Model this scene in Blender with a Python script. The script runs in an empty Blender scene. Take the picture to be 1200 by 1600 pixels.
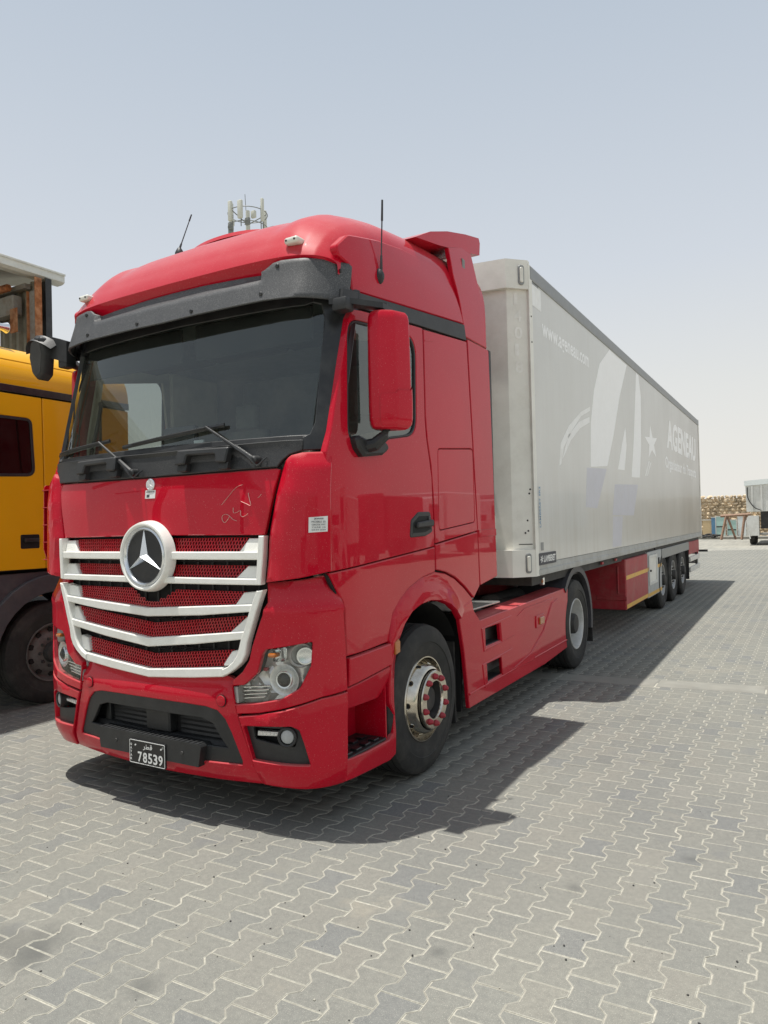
import bpy, bmesh, math, random
from math import sin, cos, pi, radians, sqrt, atan2
from mathutils import Vector, Matrix
from mathutils.geometry import delaunay_2d_cdt

random.seed(7)
scene = bpy.context.scene
COL = scene.collection

# ------------------------------------------------------------------ camera
cam_d = bpy.data.cameras.new('camera'); cam = bpy.data.objects.new('camera', cam_d); COL.objects.link(cam)
YAW, PITCH, ROLL = 0.5299, 0.0147, -0.0238
_f = Vector((-sin(YAW)*cos(PITCH), cos(YAW)*cos(PITCH), sin(PITCH)))
_r = Vector((cos(YAW), sin(YAW), 0)); _u = _r.cross(_f)
_r2 = cos(ROLL)*_r + sin(ROLL)*_u; _u2 = -sin(ROLL)*_r + cos(ROLL)*_u
m = Matrix((( _r2.x, _u2.x, -_f.x, 3.4801), (_r2.y, _u2.y, -_f.y, -2.979), (_r2.z, _u2.z, -_f.z, 1.7347), (0, 0, 0, 1)))
cam.matrix_world = m
cam_d.sensor_fit = 'HORIZONTAL'; cam_d.sensor_width = 36; cam_d.lens = 36*1103.8/1200
cam_d.clip_start = .05; cam_d.clip_end = 3000
scene.camera = cam
scene.render.resolution_x = 768; scene.render.resolution_y = 1024

# ------------------------------------------------------------------ world and sun
SUN = Vector((-.174, -.078, 1)).normalized()
elev = math.asin(SUN.z)
w = bpy.data.worlds.new('World'); scene.world = w; w.use_nodes = True
nt = w.node_tree; nt.nodes.clear()
o = nt.nodes.new('ShaderNodeOutputWorld'); bg = nt.nodes.new('ShaderNodeBackground')
sky = nt.nodes.new('ShaderNodeTexSky'); sky.sky_type = 'NISHITA'; sky.sun_disc = False
sky.sun_elevation = elev; sky.sun_rotation = math.atan2(SUN.x, SUN.y)
sky.air_density = 1.0; sky.dust_density = 6.0; sky.ozone_density = 1.0; sky.altitude = 0
# the dust haze of the day: a pale veil, thick at the horizon and thinner overhead, the same in every direction
tc = nt.nodes.new('ShaderNodeTexCoord'); sep = nt.nodes.new('ShaderNodeSeparateXYZ')
rmp = nt.nodes.new('ShaderNodeValToRGB'); mx = nt.nodes.new('ShaderNodeMix'); mx.data_type = 'RGBA'
cr = rmp.color_ramp; cr.elements[0].position = 0.0; cr.elements[0].color = (10.2, 9.9, 9.3, 1)
cr.elements[1].position = 1.0; cr.elements[1].color = (4.0, 4.7, 5.6, 1)
for p_, c_ in ((.05, (9.9, 9.7, 9.15, 1)), (.17, (8.9, 9.0, 8.8, 1)), (.32, (7.5, 8.0, 8.6, 1)), (.6, (5.6, 6.4, 7.35, 1))):
    e_ = cr.elements.new(p_); e_.color = c_
nt.links.new(tc.outputs['Generated'], sep.inputs[0]); nt.links.new(sep.outputs['Z'], rmp.inputs[0])
nt.links.new(sky.outputs[0], mx.inputs[6]); nt.links.new(rmp.outputs[0], mx.inputs[7]); mx.inputs[0].default_value = .85
nt.links.new(mx.outputs[2], bg.inputs[0]); bg.inputs[1].default_value = .096
nt.links.new(bg.outputs[0], o.inputs[0])
sd = bpy.data.lights.new('sun', 'SUN'); sd.energy = 4.9; sd.angle = radians(.53); sd.color = (1.0, .965, .905)
so = bpy.data.objects.new('sun', sd); COL.objects.link(so); so.rotation_euler = SUN.to_track_quat('Z', 'Y').to_euler(); so.location = (0, 0, 30)
vs = scene.view_settings; vs.view_transform = 'Standard'; vs.look = 'None'; vs.gamma = 1; vs.exposure = 0; vs.use_curve_mapping = False

# ------------------------------------------------------------------ materials
def newmat(name):
    m = bpy.data.materials.new(name); m.use_nodes = True
    return m, m.node_tree, m.node_tree.nodes['Principled BSDF']
def N(nt, t, **k):
    n = nt.nodes.new(t)
    for a, b in k.items(): setattr(n, a, b)
    return n
def noise(nt, scale, detail=3, vec=None, rough=.55, stretch=None, coord='Object'):
    n = N(nt, 'ShaderNodeTexNoise'); n.inputs['Scale'].default_value = scale; n.inputs['Detail'].default_value = detail; n.inputs['Roughness'].default_value = rough
    if vec is None:
        g = N(nt, 'ShaderNodeNewGeometry'); v = g.outputs['Position']
    else: v = vec
    if stretch:
        mp = N(nt, 'ShaderNodeMapping'); mp.inputs['Scale'].default_value = stretch; nt.links.new(v, mp.inputs[0]); v = mp.outputs[0]
    nt.links.new(v, n.inputs['Vector']); return n.outputs[0]
def ramp(nt, src, a, b, c0=(0, 0, 0, 1), c1=(1, 1, 1, 1)):
    r = N(nt, 'ShaderNodeValToRGB'); r.color_ramp.elements[0].position = a; r.color_ramp.elements[1].position = b
    r.color_ramp.elements[0].color = c0; r.color_ramp.elements[1].color = c1; nt.links.new(src, r.inputs[0]); return r.outputs[0]
def mixc(nt, fac, a, b):
    m = N(nt, 'ShaderNodeMix', data_type='RGBA')
    for s, v in ((m.inputs[0], fac), (m.inputs[6], a), (m.inputs[7], b)):
        if hasattr(v, 'is_output') or isinstance(v, bpy.types.NodeSocket): nt.links.new(v, s)
        else: s.default_value = v if not isinstance(v, tuple) or len(v) == 4 else (*v, 1)
    return m.outputs[2]
def mul(nt, a, b, op='MULTIPLY'):
    m = N(nt, 'ShaderNodeMath', operation=op)
    for s, v in zip(m.inputs, (a, b)):
        if isinstance(v, bpy.types.NodeSocket): nt.links.new(v, s)
        else: s.default_value = v
    return m.outputs[0]
def bump(nt, b, src, strength=.2, dist=.01):
    n = N(nt, 'ShaderNodeBump'); n.inputs['Strength'].default_value = strength; n.inputs['Distance'].default_value = dist
    nt.links.new(src, n.inputs['Height']); nt.links.new(n.outputs[0], b.inputs['Normal'])
def simple(name, col, rough=.5, metal=0, coat=0, var=.12, nscale=14, bmp=0, spec=.5, dirt=None, dirtf=.3, bscale=120):
    m, nt, b = newmat(name)
    n = noise(nt, nscale, 4)
    lo = tuple(c*(1-var) for c in col) + (1,); hi = tuple(min(1, c*(1+var)) for c in col) + (1,)
    c = ramp(nt, n, .3, .7, lo, hi)
    if dirt:
        d = mul(nt, ramp(nt, noise(nt, 4.5, 6, rough=.7), .45, .75), dirtf)
        c = mixc(nt, d, c, dirt)
    nt.links.new(c, b.inputs['Base Color'])
    r = N(nt, 'ShaderNodeMapRange'); r.inputs[3].default_value = max(0, rough-.06); r.inputs[4].default_value = min(1, rough+.08)
    nt.links.new(noise(nt, 7, 5), r.inputs[0]); nt.links.new(r.outputs[0], b.inputs['Roughness'])
    b.inputs['Metallic'].default_value = metal; b.inputs['Coat Weight'].default_value = coat; b.inputs['Coat Roughness'].default_value = .06
    b.inputs['Specular IOR Level'].default_value = spec
    if bmp: bump(nt, b, noise(nt, bscale, 4), bmp, .003)
    return m
def paint(name, col, dust=(.62, .42, .38), dustf=.30, rough=.36, coat=.55, fine=.035):
    """glossy cab paint with dust that lies on upward faces and fine specks everywhere"""
    m, nt, b = newmat(name)
    g = N(nt, 'ShaderNodeNewGeometry'); s = N(nt, 'ShaderNodeSeparateXYZ'); nt.links.new(g.outputs['Normal'], s.inputs[0])
    up = N(nt, 'ShaderNodeMapRange'); up.inputs[1].default_value = .30; up.inputs[2].default_value = .95; nt.links.new(s.outputs['Z'], up.inputs[0])
    big = ramp(nt, noise(nt, 3.2, 7, rough=.72), .30, .72, (.45, .45, .45, 1), (1, 1, 1, 1))
    d1 = mul(nt, mul(nt, up.outputs[0], big), dustf)
    sp = mul(nt, ramp(nt, noise(nt, 190, 2, rough=.4), .66, .74), fine*8)
    cl = mul(nt, ramp(nt, noise(nt, 9, 6, rough=.7), .45, .85), fine*.35)
    d = mul(nt, mul(nt, d1, sp, 'ADD'), cl, 'ADD')
    base = ramp(nt, noise(nt, 1.3, 3), .3, .7, tuple(c*.94 for c in col)+(1,), tuple(c*1.05 for c in col)+(1,))
    c = mixc(nt, d, base, dust)
    nt.links.new(c, b.inputs['Base Color'])
    rr = N(nt, 'ShaderNodeMapRange'); rr.inputs[3].default_value = rough; rr.inputs[4].default_value = .75; nt.links.new(d, rr.inputs[0]); nt.links.new(rr.outputs[0], b.inputs['Roughness'])
    cc = N(nt, 'ShaderNodeMapRange'); cc.inputs[3].default_value = coat; cc.inputs[4].default_value = 0; cc.inputs[2].default_value = .5; nt.links.new(d, cc.inputs[0]); nt.links.new(cc.outputs[0], b.inputs['Coat Weight'])
    b.inputs['Coat Roughness'].default_value = .012; b.inputs['Specular IOR Level'].default_value = .05; b.inputs['Coat IOR'].default_value = 1.42
    bump(nt, b, noise(nt, 2.2, 2), .05, .02)
    return m
RED = paint('red_paint', (.50, .003, .020), dustf=.34, coat=.68)
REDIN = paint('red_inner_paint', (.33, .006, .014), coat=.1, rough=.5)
YEL = paint('yellow_paint', (.84, .43, .010), dust=(.6, .5, .3), dustf=.2)
WHT = simple('white_grille_paint', (.84, .84, .79), .38, coat=.35, var=.03, dirt=(.5, .46, .38, 1), dirtf=.3)
BLK = simple('black_plastic', (.018, .019, .020), .5, var=.2, bmp=.25, dirt=(.10, .097, .09, 1), dirtf=.22)
BLKG = simple('black_gloss_trim', (.012, .013, .014), .32, var=.2, dirt=(.10, .10, .09, 1), dirtf=.35)
HOLE = simple('dark_cavity', (.008, .008, .008), .8, var=.2)
RUB = simple('tyre_rubber', (.022, .022, .021), .78, var=.25, bmp=.3, dirt=(.10, .092, .08, 1), dirtf=.5)
CHR = simple('polished_rim', (.62, .58, .50), .17, metal=1, var=.1, dirt=(.22, .16, .10, 1), dirtf=.6)
STL = simple('grey_rim_steel', (.42, .42, .41), .45, metal=.35, var=.12, dirt=(.2, .18, .15, 1), dirtf=.6)
RMD = simple('dark_grey_rim', (.13, .125, .12), .6, metal=.2, var=.3, dirt=(.22, .20, .17, 1), dirtf=.6)  # darker grey rim finish for the front wheels of the yellow truck
STD = simple('drive_rim_silver', (.62, .62, .60), .42, metal=.25, var=.1, dirt=(.3, .28, .24, 1), dirtf=.4)
SIL = simple('silver_chrome', (.72, .74, .76), .2, metal=.9, var=.03)
CHS = simple('chassis_dark', (.035, .034, .033), .7, var=.3, dirt=(.10, .09, .075, 1), dirtf=.6)
ALU = simple('tread_plate', (.55, .55, .53), .35, metal=.8, var=.15, bmp=.5, bscale=60)
ORG = simple('amber_lens', (.42, .13, .02), .25, coat=.6, var=.1)
NUT = simple('red_nut_cover', (.36, .018, .035), .45, var=.12, dirt=(.2, .15, .12, 1), dirtf=.3)
FEN = simple('grey_fender_plastic', (.062, .062, .070), .55, var=.1, bmp=.15, dirt=(.16, .15, .13, 1), dirtf=.35)
CRM = simple('cream_trim', (.46, .42, .33), .6, var=.06)
GRYI = simple('grey_interior', (.22, .23, .22), .7, var=.1)
DASH = simple('dashboard_plastic', (.48, .48, .42), .6, var=.08)
PLT = simple('black_plate', (.012, .012, .013), .35, var=.05)
PRW = simple('white_print', (.80, .80, .78), .5, var=.03)
STK = simple('paper_sticker', (.74, .74, .72), .6, var=.04)
INK = simple('ink_print', (.06, .06, .07), .6, var=.05)
CHK = simple('bare_chalky_mark', (.70, .42, .38), .8, var=.15)
LTW = simple('clearance_lamp_white', (.75, .74, .66), .3, coat=.4, var=.05, dirt=(.3, .27, .2, 1), dirtf=.3)

def speckled(name, col, fleck, rough=.62):
    m, nt, b = newmat(name)
    f = ramp(nt, noise(nt, 230, 2), .50, .66); big = ramp(nt, noise(nt, 7, 6, rough=.7), .32, .7, (.3, .3, .3, 1), (1, 1, 1, 1))
    c = mixc(nt, mul(nt, mul(nt, f, big), .8), (*col, 1), (*fleck, 1)); nt.links.new(c, b.inputs['Base Color'])
    b.inputs['Roughness'].default_value = rough; bump(nt, b, noise(nt, 240, 2), .2, .002); return m
VIS = speckled('dusty_visor', (.050, .051, .053), (.22, .218, .21), .5)
COWL = speckled('dusty_cowl', (.020, .021, .022), (.085, .083, .078), .5)

def glass(name, tint, refl=1.0, gcol=(.9, .95, .93)):
    m = bpy.data.materials.new(name); m.use_nodes = True; nt = m.node_tree; nt.nodes.clear()
    o = N(nt, 'ShaderNodeOutputMaterial'); mxs = N(nt, 'ShaderNodeMixShader')
    t = N(nt, 'ShaderNodeBsdfTransparent'); t.inputs[0].default_value = (*tint, 1)
    g = N(nt, 'ShaderNodeBsdfGlossy'); g.inputs[0].default_value = (*gcol, 1); g.inputs['Roughness'].default_value = .015
    lw = N(nt, 'ShaderNodeLayerWeight'); lw.inputs[0].default_value = .5
    p = mul(nt, lw.outputs['Facing'], 5.0, 'POWER'); a = mul(nt, p, .9*refl); f = mul(nt, a, .05*refl, 'ADD')
    df = N(nt, 'ShaderNodeBsdfDiffuse'); df.inputs[0].default_value = (.4, .38, .32, 1)
    nt.links.new(f, mxs.inputs[0]); nt.links.new(t.outputs[0], mxs.inputs[1]); nt.links.new(g.outputs[0], mxs.inputs[2])
    mx2 = N(nt, 'ShaderNodeMixShader'); dd = mul(nt, ramp(nt, noise(nt, 5, 7, rough=.75), .35, .8), .045)
    nt.links.new(dd, mx2.inputs[0]); nt.links.new(mxs.outputs[0], mx2.inputs[1]); nt.links.new(df.outputs[0], mx2.inputs[2])
    nt.links.new(mx2.outputs[0], o.inputs[0]); return m
GLS = glass('windscreen_glass', (.72, .79, .76), 1.7)
GLD = glass('side_window_glass', (.40, .42, .40), 2.2)
GLY = glass('yellow_truck_window_glass', (.14, .14, .15), .7)
LENS = glass('lamp_lens', (.93, .94, .93), .9)

def trailer_mat():
    m, nt, b = newmat('trailer_white_panel')
    c0 = ramp(nt, noise(nt, 1.2, 4), .3, .7, (.58, .575, .54, 1), (.64, .635, .60, 1))
    st = ramp(nt, noise(nt, 1.0, 6, rough=.7, stretch=(9, 9, .55)), .45, .8)
    g = N(nt, 'ShaderNodeNewGeometry'); s = N(nt, 'ShaderNodeSeparateXYZ'); nt.links.new(g.outputs['Position'], s.inputs[0])
    low = N(nt, 'ShaderNodeMapRange'); low.inputs[1].default_value = 2.4; low.inputs[2].default_value = 1.1; nt.links.new(s.outputs['Z'], low.inputs[0])
    d = mul(nt, st, mul(nt, mul(nt, low.outputs[0], .35), .16, 'ADD'))
    c = mixc(nt, d, c0, (.40, .35, .27, 1))
    rear = N(nt, 'ShaderNodeMapRange'); rear.inputs[1].default_value = 7; rear.inputs[2].default_value = 16; nt.links.new(s.outputs['Y'], rear.inputs[0])
    c = mixc(nt, mul(nt, rear.outputs[0], mul(nt, ramp(nt, noise(nt, .9, 6, rough=.65, stretch=(3, 1, .5)), .15, .6), .70)), c, (.33, .31, .27, 1))
    sp = mul(nt, ramp(nt, noise(nt, 40, 3), .66, .72), .25); c = mixc(nt, sp, c, (.35, .32, .27, 1))
    nt.links.new(c, b.inputs['Base Color']); b.inputs['Roughness'].default_value = .32
    b.inputs['Coat Weight'].default_value = .12; bump(nt, b, noise(nt, 1.1, 2), .08, .03); return m
TRW = trailer_mat()
TRC = simple('trailer_corner_cream', (.78, .765, .70), .5, var=.04, nscale=5, dirt=(.42, .38, .31, 1), dirtf=.25)
TRR = simple('trailer_rail_grey', (.26, .27, .27), .45, metal=.3, var=.08, dirt=(.3, .27, .22, 1), dirtf=.3)
TRB = simple('trailer_bottom_rail', (.42, .43, .42), .5, metal=.2, var=.08, dirt=(.25, .22, .17, 1), dirtf=.5)
GHO = simple('ghost_lettering_white', (.92, .92, .91), .42, var=.02, dirt=(.6, .57, .5, 1), dirtf=.1)
GHV = simple('ghost_violet_patch', (.58, .58, .63), .42, var=.03, dirt=(.45, .42, .38, 1), dirtf=.2)
GHD = simple('faded_digit_print', (.86, .85, .80), .55, var=.05, dirt=(.5, .45, .38, 1), dirtf=.5)
GHF = simple('ghost_lettering_faint', (.86, .86, .84), .45, var=.03, dirt=(.5, .47, .4, 1), dirtf=.3)
TRED = simple('trailer_red_paint', (.36, .02, .03), .5, var=.1, dirt=(.3, .2, .16, 1), dirtf=.35)
YTP = simple('yellow_reflective_tape', (.75, .42, .05), .45, var=.08, dirt=(.35, .28, .15, 1), dirtf=.4)
GRP = simple('grey_box_paint', (.42, .44, .44), .5, var=.06, dirt=(.25, .22, .2, 1), dirtf=.4)
RST = simple('rusty_steel', (.33, .115, .035), .8, var=.45, nscale=9, bmp=.4, dirt=(.45, .36, .24, 1), dirtf=.6)
GAL = simple('grey_beam_paint', (.28, .28, .26), .6, var=.12, dirt=(.20, .10, .05, 1), dirtf=.7)
SHT = simple('corrugated_sheet', (.27, .26, .21), .55, metal=.2, var=.1, dirt=(.13, .10, .07, 1), dirtf=.4)
GUT = simple('white_gutter', (.66, .69, .66), .5, var=.05, dirt=(.4, .38, .3, 1), dirtf=.3)
WOOD = simple('weathered_wood', (.30, .19, .13), .8, var=.3, bmp=.3)
STN = simple('field_stone', (.58, .46, .31), .85, var=.45, nscale=2.4, bmp=.3, bscale=20)
CNC = simple('concrete', (.25, .245, .215), .85, var=.12, nscale=5, bmp=.3, dirt=(.27, .25, .21, 1), dirtf=.5)
WHV = simple('white_vehicle_paint', (.68, .68, .64), .5, var=.05, dirt=(.4, .36, .3, 1), dirtf=.4)
GRN = simple('pale_green_pane', (.45, .66, .60), .3, var=.06)
BLU = simple('blue_panel', (.12, .26, .42), .5, var=.1)
TAN = simple('tan_board', (.62, .47, .27), .7, var=.08)
WBD = simple('white_board', (.80, .84, .82), .5, var=.04)
TWR = simple('mast_cream', (.60, .60, .52), .5, var=.08)
TWG = simple('mast_grey', (.20, .21, .20), .5, var=.1)

STAINS = ((.72, -1.08, .13), (.78, -1.19, .10), (.55, -1.2, .16), (1.32, -1.1, .07), (3.0, .9, .06), (2.55, .35, .045), (2.2, -.4, .04))
def paver_mat(name, individual):
    m, nt, b = newmat(name)
    if individual:
        oi = N(nt, 'ShaderNodeObjectInfo'); rnd = oi.outputs['Random']
    else:
        at = N(nt, 'ShaderNodeAttribute'); at.attribute_name = 'tone'; rnd = at.outputs['Fac']
    base = N(nt, 'ShaderNodeValToRGB'); nt.links.new(rnd, base.inputs[0]); cr = base.color_ramp
    cr.elements[0].color = (.225, .226, .206, 1); cr.elements[1].color = (.272, .270, .244, 1)
    for p_, c_ in ((.05, (.218, .224, .218, 1)), (.12, (.240, .243, .224, 1)), (.5, (.250, .250, .226, 1)), (.82, (.260, .259, .233, 1)), (.95, (.270, .264, .234, 1))):
        e = cr.elements.new(p_); e.color = c_
    big = ramp(nt, noise(nt, .55, 5, rough=.6), .3, .72, (.74, .745, .755, 1), (.93, .925, .90, 1))
    mm = N(nt, 'ShaderNodeMix', data_type='RGBA', blend_type='MULTIPLY'); mm.inputs[0].default_value = 1
    nt.links.new(base.outputs[0], mm.inputs[6]); nt.links.new(big, mm.inputs[7])
    g2 = ramp(nt, noise(nt, 34, 8, rough=.8), .3, .75, (.78, .78, .79, 1), (1.16, 1.15, 1.13, 1))
    m2 = N(nt, 'ShaderNodeMix', data_type='RGBA', blend_type='MULTIPLY'); m2.inputs[0].default_value = 1
    nt.links.new(mm.outputs[2], m2.inputs[6]); nt.links.new(g2, m2.inputs[7])
    grit = mul(nt, ramp(nt, noise(nt, 300, 2), .58, .70), .55); c = mixc(nt, grit, m2.outputs[2], (.50, .48, .41, 1))
    dk = mul(nt, ramp(nt, noise(nt, 300, 2, stretch=(1.1, .9, 1)), .62, .74), .35); c = mixc(nt, dk, c, (.12, .12, .11, 1))
    # oil stains and sandy patches
    st = mul(nt, ramp(nt, noise(nt, 2.3, 4, rough=.5), .62, .76), .55); c = mixc(nt, st, c, (.15, .155, .16, 1))
    for sx, sy, sr in STAINS:      # old oil drips
        g = N(nt, 'ShaderNodeNewGeometry'); v = N(nt, 'ShaderNodeVectorMath', operation='DISTANCE'); v.inputs[1].default_value = (sx, sy, 0)
        ad = N(nt, 'ShaderNodeVectorMath', operation='ADD'); nz = N(nt, 'ShaderNodeTexNoise'); nz.inputs['Scale'].default_value = 9; sc_n = N(nt, 'ShaderNodeVectorMath', operation='SCALE'); sc_n.inputs['Scale'].default_value = sr*.9
        nt.links.new(g.outputs['Position'], nz.inputs['Vector']); nt.links.new(nz.outputs['Color'], sc_n.inputs[0]); nt.links.new(g.outputs['Position'], ad.inputs[0]); nt.links.new(sc_n.outputs[0], ad.inputs[1]); nt.links.new(ad.outputs[0], v.inputs[0])
        mr = N(nt, 'ShaderNodeMapRange'); mr.inputs[1].default_value = sr*1.3; mr.inputs[2].default_value = sr*.35; nt.links.new(v.outputs['Value'], mr.inputs[0])
        c = mixc(nt, mul(nt, mr.outputs[0], .55), c, (.085, .088, .085, 1))
    sa = mul(nt, ramp(nt, noise(nt, .8, 6, rough=.75, stretch=(1, 1.3, 1)), .62, .85), .5); c = mixc(nt, sa, c, (.46, .41, .31, 1))
    nt.links.new(c, b.inputs['Base Color']); b.inputs['Roughness'].default_value = .88; b.inputs['Specular IOR Level'].default_value = .25
    bump(nt, b, noise(nt, 200, 4), .35, .002); return m
PAV1 = paver_mat('paver_concrete', True); PAV2 = paver_mat('paver_field_concrete', False)
CHF = simple('paver_edge_dust', (.345, .335, .285), .9, var=.25, nscale=60, dirt=(.28, .265, .225, 1), dirtf=.6)
SND = simple('joint_sand', (.46, .44, .37), .95, var=.25, nscale=70, bmp=.4, dirt=(.20, .19, .16, 1), dirtf=.75)

# ------------------------------------------------------------------ mesh helpers
W = {}   # world origin of each built object
def empty(name, loc, label=None, cat=None, group=None, kind=None):
    o = bpy.data.objects.new(name, None); COL.objects.link(o); o.location = loc; o.empty_display_size = .2; W[o] = Vector(loc)
    tag(o, label, cat, group, kind); return o
def tag(o, label=None, cat=None, group=None, kind=None):
    if label: o['label'] = label
    if cat: o['category'] = cat
    if group: o['group'] = group
    if kind: o['kind'] = kind
    return o
class MB:
    def __init__(s): s.v = []; s.f = []; s.m = []
    def add(s, vf, mat=0, flip=False):
        v, f = vf; b = len(s.v); s.v += [tuple(p) for p in v]
        for q in f:
            q = [i+b for i in q]; s.f.append(q[::-1] if flip else q); s.m.append(mat)
        return s
    def build(s, name, mats, parent=None, ang=32, origin=None, kind=None, label=None, smooth=True):
        if not isinstance(mats, (list, tuple)): mats = [mats]
        if origin is None:
            xs = [min(p[i] for p in s.v) for i in range(3)]; ys = [max(p[i] for p in s.v) for i in range(3)]
            origin = Vector([(a+b)/2 for a, b in zip(xs, ys)])
        origin = Vector(origin)
        me = bpy.data.meshes.new(name); me.from_pydata([(p[0]-origin[0], p[1]-origin[1], p[2]-origin[2]) for p in s.v], [], s.f)
        for mt in mats: me.materials.append(mt)
        me.polygons.foreach_set('material_index', s.m)
        bm = bmesh.new(); bm.from_mesh(me); bmesh.ops.remove_doubles(bm, verts=bm.verts, dist=1e-5)
        bmesh.ops.recalc_face_normals(bm, faces=bm.faces) if len(bm.faces) < 60000 else None
        if smooth:
            a = radians(ang)
            for f in bm.faces: f.smooth = True
            for e in bm.edges:
                e.smooth = not (len(e.link_faces) != 2 or e.calc_face_angle(0) > a)
        bm.to_mesh(me); bm.free()
        o = bpy.data.objects.new(name, me); COL.objects.link(o); W[o] = origin
        if parent is not None: o.parent = parent; o.location = origin-W[parent]
        else: o.location = origin
        if kind: o['kind'] = kind
        if label: o['label'] = label
        return o
def one(name, vf, mat, parent=None, **k): return MB().add(vf).build(name, mat, parent, **k)

def box(x0, x1, y0, y1, z0, z1):
    v = [(x, y, z) for x in (x0, x1) for y in (y0, y1) for z in (z0, z1)]
    return v, [(0, 1, 3, 2), (4, 6, 7, 5), (0, 4, 5, 1), (2, 3, 7, 6), (0, 2, 6, 4), (1, 5, 7, 3)]
def rbox(x0, x1, y0, y1, z0, z1, r=.01, seg=2):
    """box with rounded edges"""
    bm = bmesh.new(); bmesh.ops.create_cube(bm, size=1)
    for v in bm.verts: v.co = Vector(((x0+x1)/2+v.co.x*(x1-x0), (y0+y1)/2+v.co.y*(y1-y0), (z0+z1)/2+v.co.z*(z1-z0)))
    bmesh.ops.bevel(bm, geom=bm.edges[:], offset=min(r, abs(x1-x0)*.49, abs(y1-y0)*.49, abs(z1-z0)*.49), segments=seg, affect='EDGES', profile=.5)
    bm.verts.ensure_lookup_table(); V = [tuple(v.co) for v in bm.verts]; F = [[v.index for v in f.verts] for f in bm.faces]; bm.free(); return V, F
def xf(vf, M):
    return [tuple(M @ Vector(p)) for p in vf[0]], vf[1]
def rot(vf, c, ax, a):
    M = Matrix.Translation(Vector(c)) @ Matrix.Rotation(a, 4, ax) @ Matrix.Translation(-Vector(c)); return xf(vf, M)
def prism(poly, axis, a, b):
    """extrude a 2D polygon along axis ('x': poly is (y,z); 'y': (x,z); 'z': (x,y))"""
    n = len(poly)
    def P(p, t): return {'x': (t, p[0], p[1]), 'y': (p[0], t, p[1]), 'z': (p[0], p[1], t)}[axis]
    v = [P(p, a) for p in poly]+[P(p, b) for p in poly]
    f = [list(range(n))[::-1], list(range(n, 2*n))]+[(i, (i+1) % n, n+(i+1) % n, n+i) for i in range(n)]
    return v, f
def lathe(prof, n=40, axis='x', c=(0, 0, 0), sgn=1, a0=0, a1=2*pi):
    """prof: list of (axial, radius)"""
    full = abs(a1-a0-2*pi) < 1e-6; k = n if full else n+1
    v = []
    for i in range(k):
        a = a0+(a1-a0)*i/n
        for t, r in prof:
            t = t*sgn
            if axis == 'x': v.append((c[0]+t, c[1]+r*cos(a), c[2]+r*sin(a)))
            elif axis == 'y': v.append((c[0]+r*cos(a), c[1]+t, c[2]+r*sin(a)))
            else: v.append((c[0]+r*cos(a), c[1]+r*sin(a), c[2]+t))
    m = len(prof); f = []
    for i in range(n):
        j = (i+1) % k
        for q in range(m-1): f.append((i*m+q, i*m+q+1, j*m+q+1, j*m+q))
    return v, f
def tube(path, r, n=8, cap=True, r2=None):
    """round bar along a path of points"""
    P = [Vector(p) for p in path]; v = []; f = []
    rr = r if isinstance(r, (list, tuple)) else [r]*len(P)
    up = Vector((0, 0, 1))
    for i, p in enumerate(P):
        d = (P[min(i+1, len(P)-1)]-P[max(i-1, 0)]).normalized()
        a = d.cross(up if abs(d.z) < .95 else Vector((1, 0, 0))).normalized(); b = d.cross(a)
        for k in range(n):
            t = 2*pi*k/n; v.append(tuple(p+a*rr[i]*cos(t)+b*(r2 or rr[i])*sin(t)))
    for i in range(len(P)-1):
        for k in range(n): f.append((i*n+k, i*n+(k+1) % n, (i+1)*n+(k+1) % n, (i+1)*n+k))
    if cap: f.append(list(range(n))[::-1]); f.append([(len(P)-1)*n+k for k in range(n)])
    return v, f
def smoothpath(pts, k=6):
    P = [Vector(p) for p in pts]; E = [P[0]*2-P[1]]+P+[P[-1]*2-P[-2]]; out = []
    for i in range(1, len(E)-2):
        for j in range(k):
            t = j/k; p0, p1, p2, p3 = E[i-1:i+3]
            out.append(.5*((2*p1)+(-p0+p2)*t+(2*p0-5*p1+4*p2-p3)*t*t+(-p0+3*p1-3*p2+p3)*t**3))
    out.append(P[-1]); return out
def area2(p): return sum(p[i][0]*p[(i+1) % len(p)][1]-p[(i+1) % len(p)][0]*p[i][1] for i in range(len(p)))
def rnd(poly, r, seg=5):
    """round the corners of a polygon; r = one radius or one for each corner"""
    n = len(poly); out = []
    for i in range(n):
        p = Vector(poly[i]); a = Vector(poly[i-1])-p; b = Vector(poly[(i+1) % n])-p
        rr = r[i] if isinstance(r, (list, tuple)) else r
        la, lb = a.length, b.length; ang = a.angle(b) if la*lb > 0 else pi
        if rr <= 0 or ang > radians(172): out.append(tuple(p)); continue
        t = min(rr/math.tan(ang/2), la*.48, lb*.48)
        A = p+a.normalized()*t; B = p+b.normalized()*t
        for k in range(seg+1):
            s = k/seg; out.append(tuple(A*(1-s)**2+p*2*s*(1-s)+B*s*s))
    return out
def inset(poly, d):
    n = len(poly); s = 1 if area2(poly) > 0 else -1; out = []
    for i in range(n):
        p = Vector(poly[i]); a = (p-Vector(poly[i-1])); b = (Vector(poly[(i+1) % n])-p)
        if a.length < 1e-9 or b.length < 1e-9: out.append(tuple(p)); continue
        a.normalize(); b.normalize(); na = Vector((-a.y, a.x))*s; nb = Vector((-b.y, b.x))*s
        m_ = na+nb
        if m_.length < 1e-6: out.append(tuple(p)); continue
        m_.normalize(); k = min(1/max(m_.dot(na), .35), 2.2); q = p+m_*d*k; out.append((q.x, q.y))
    return out
def subdiv(poly, res):
    if not res: return [tuple(p) for p in poly]
    out = []; n = len(poly)
    for i in range(n):
        a = Vector(poly[i]); b = Vector(poly[(i+1) % n]); k = max(1, int(math.ceil((b-a).length/res)))
        for j in range(k): out.append(tuple(a.lerp(b, j/k)))
    return out
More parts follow.
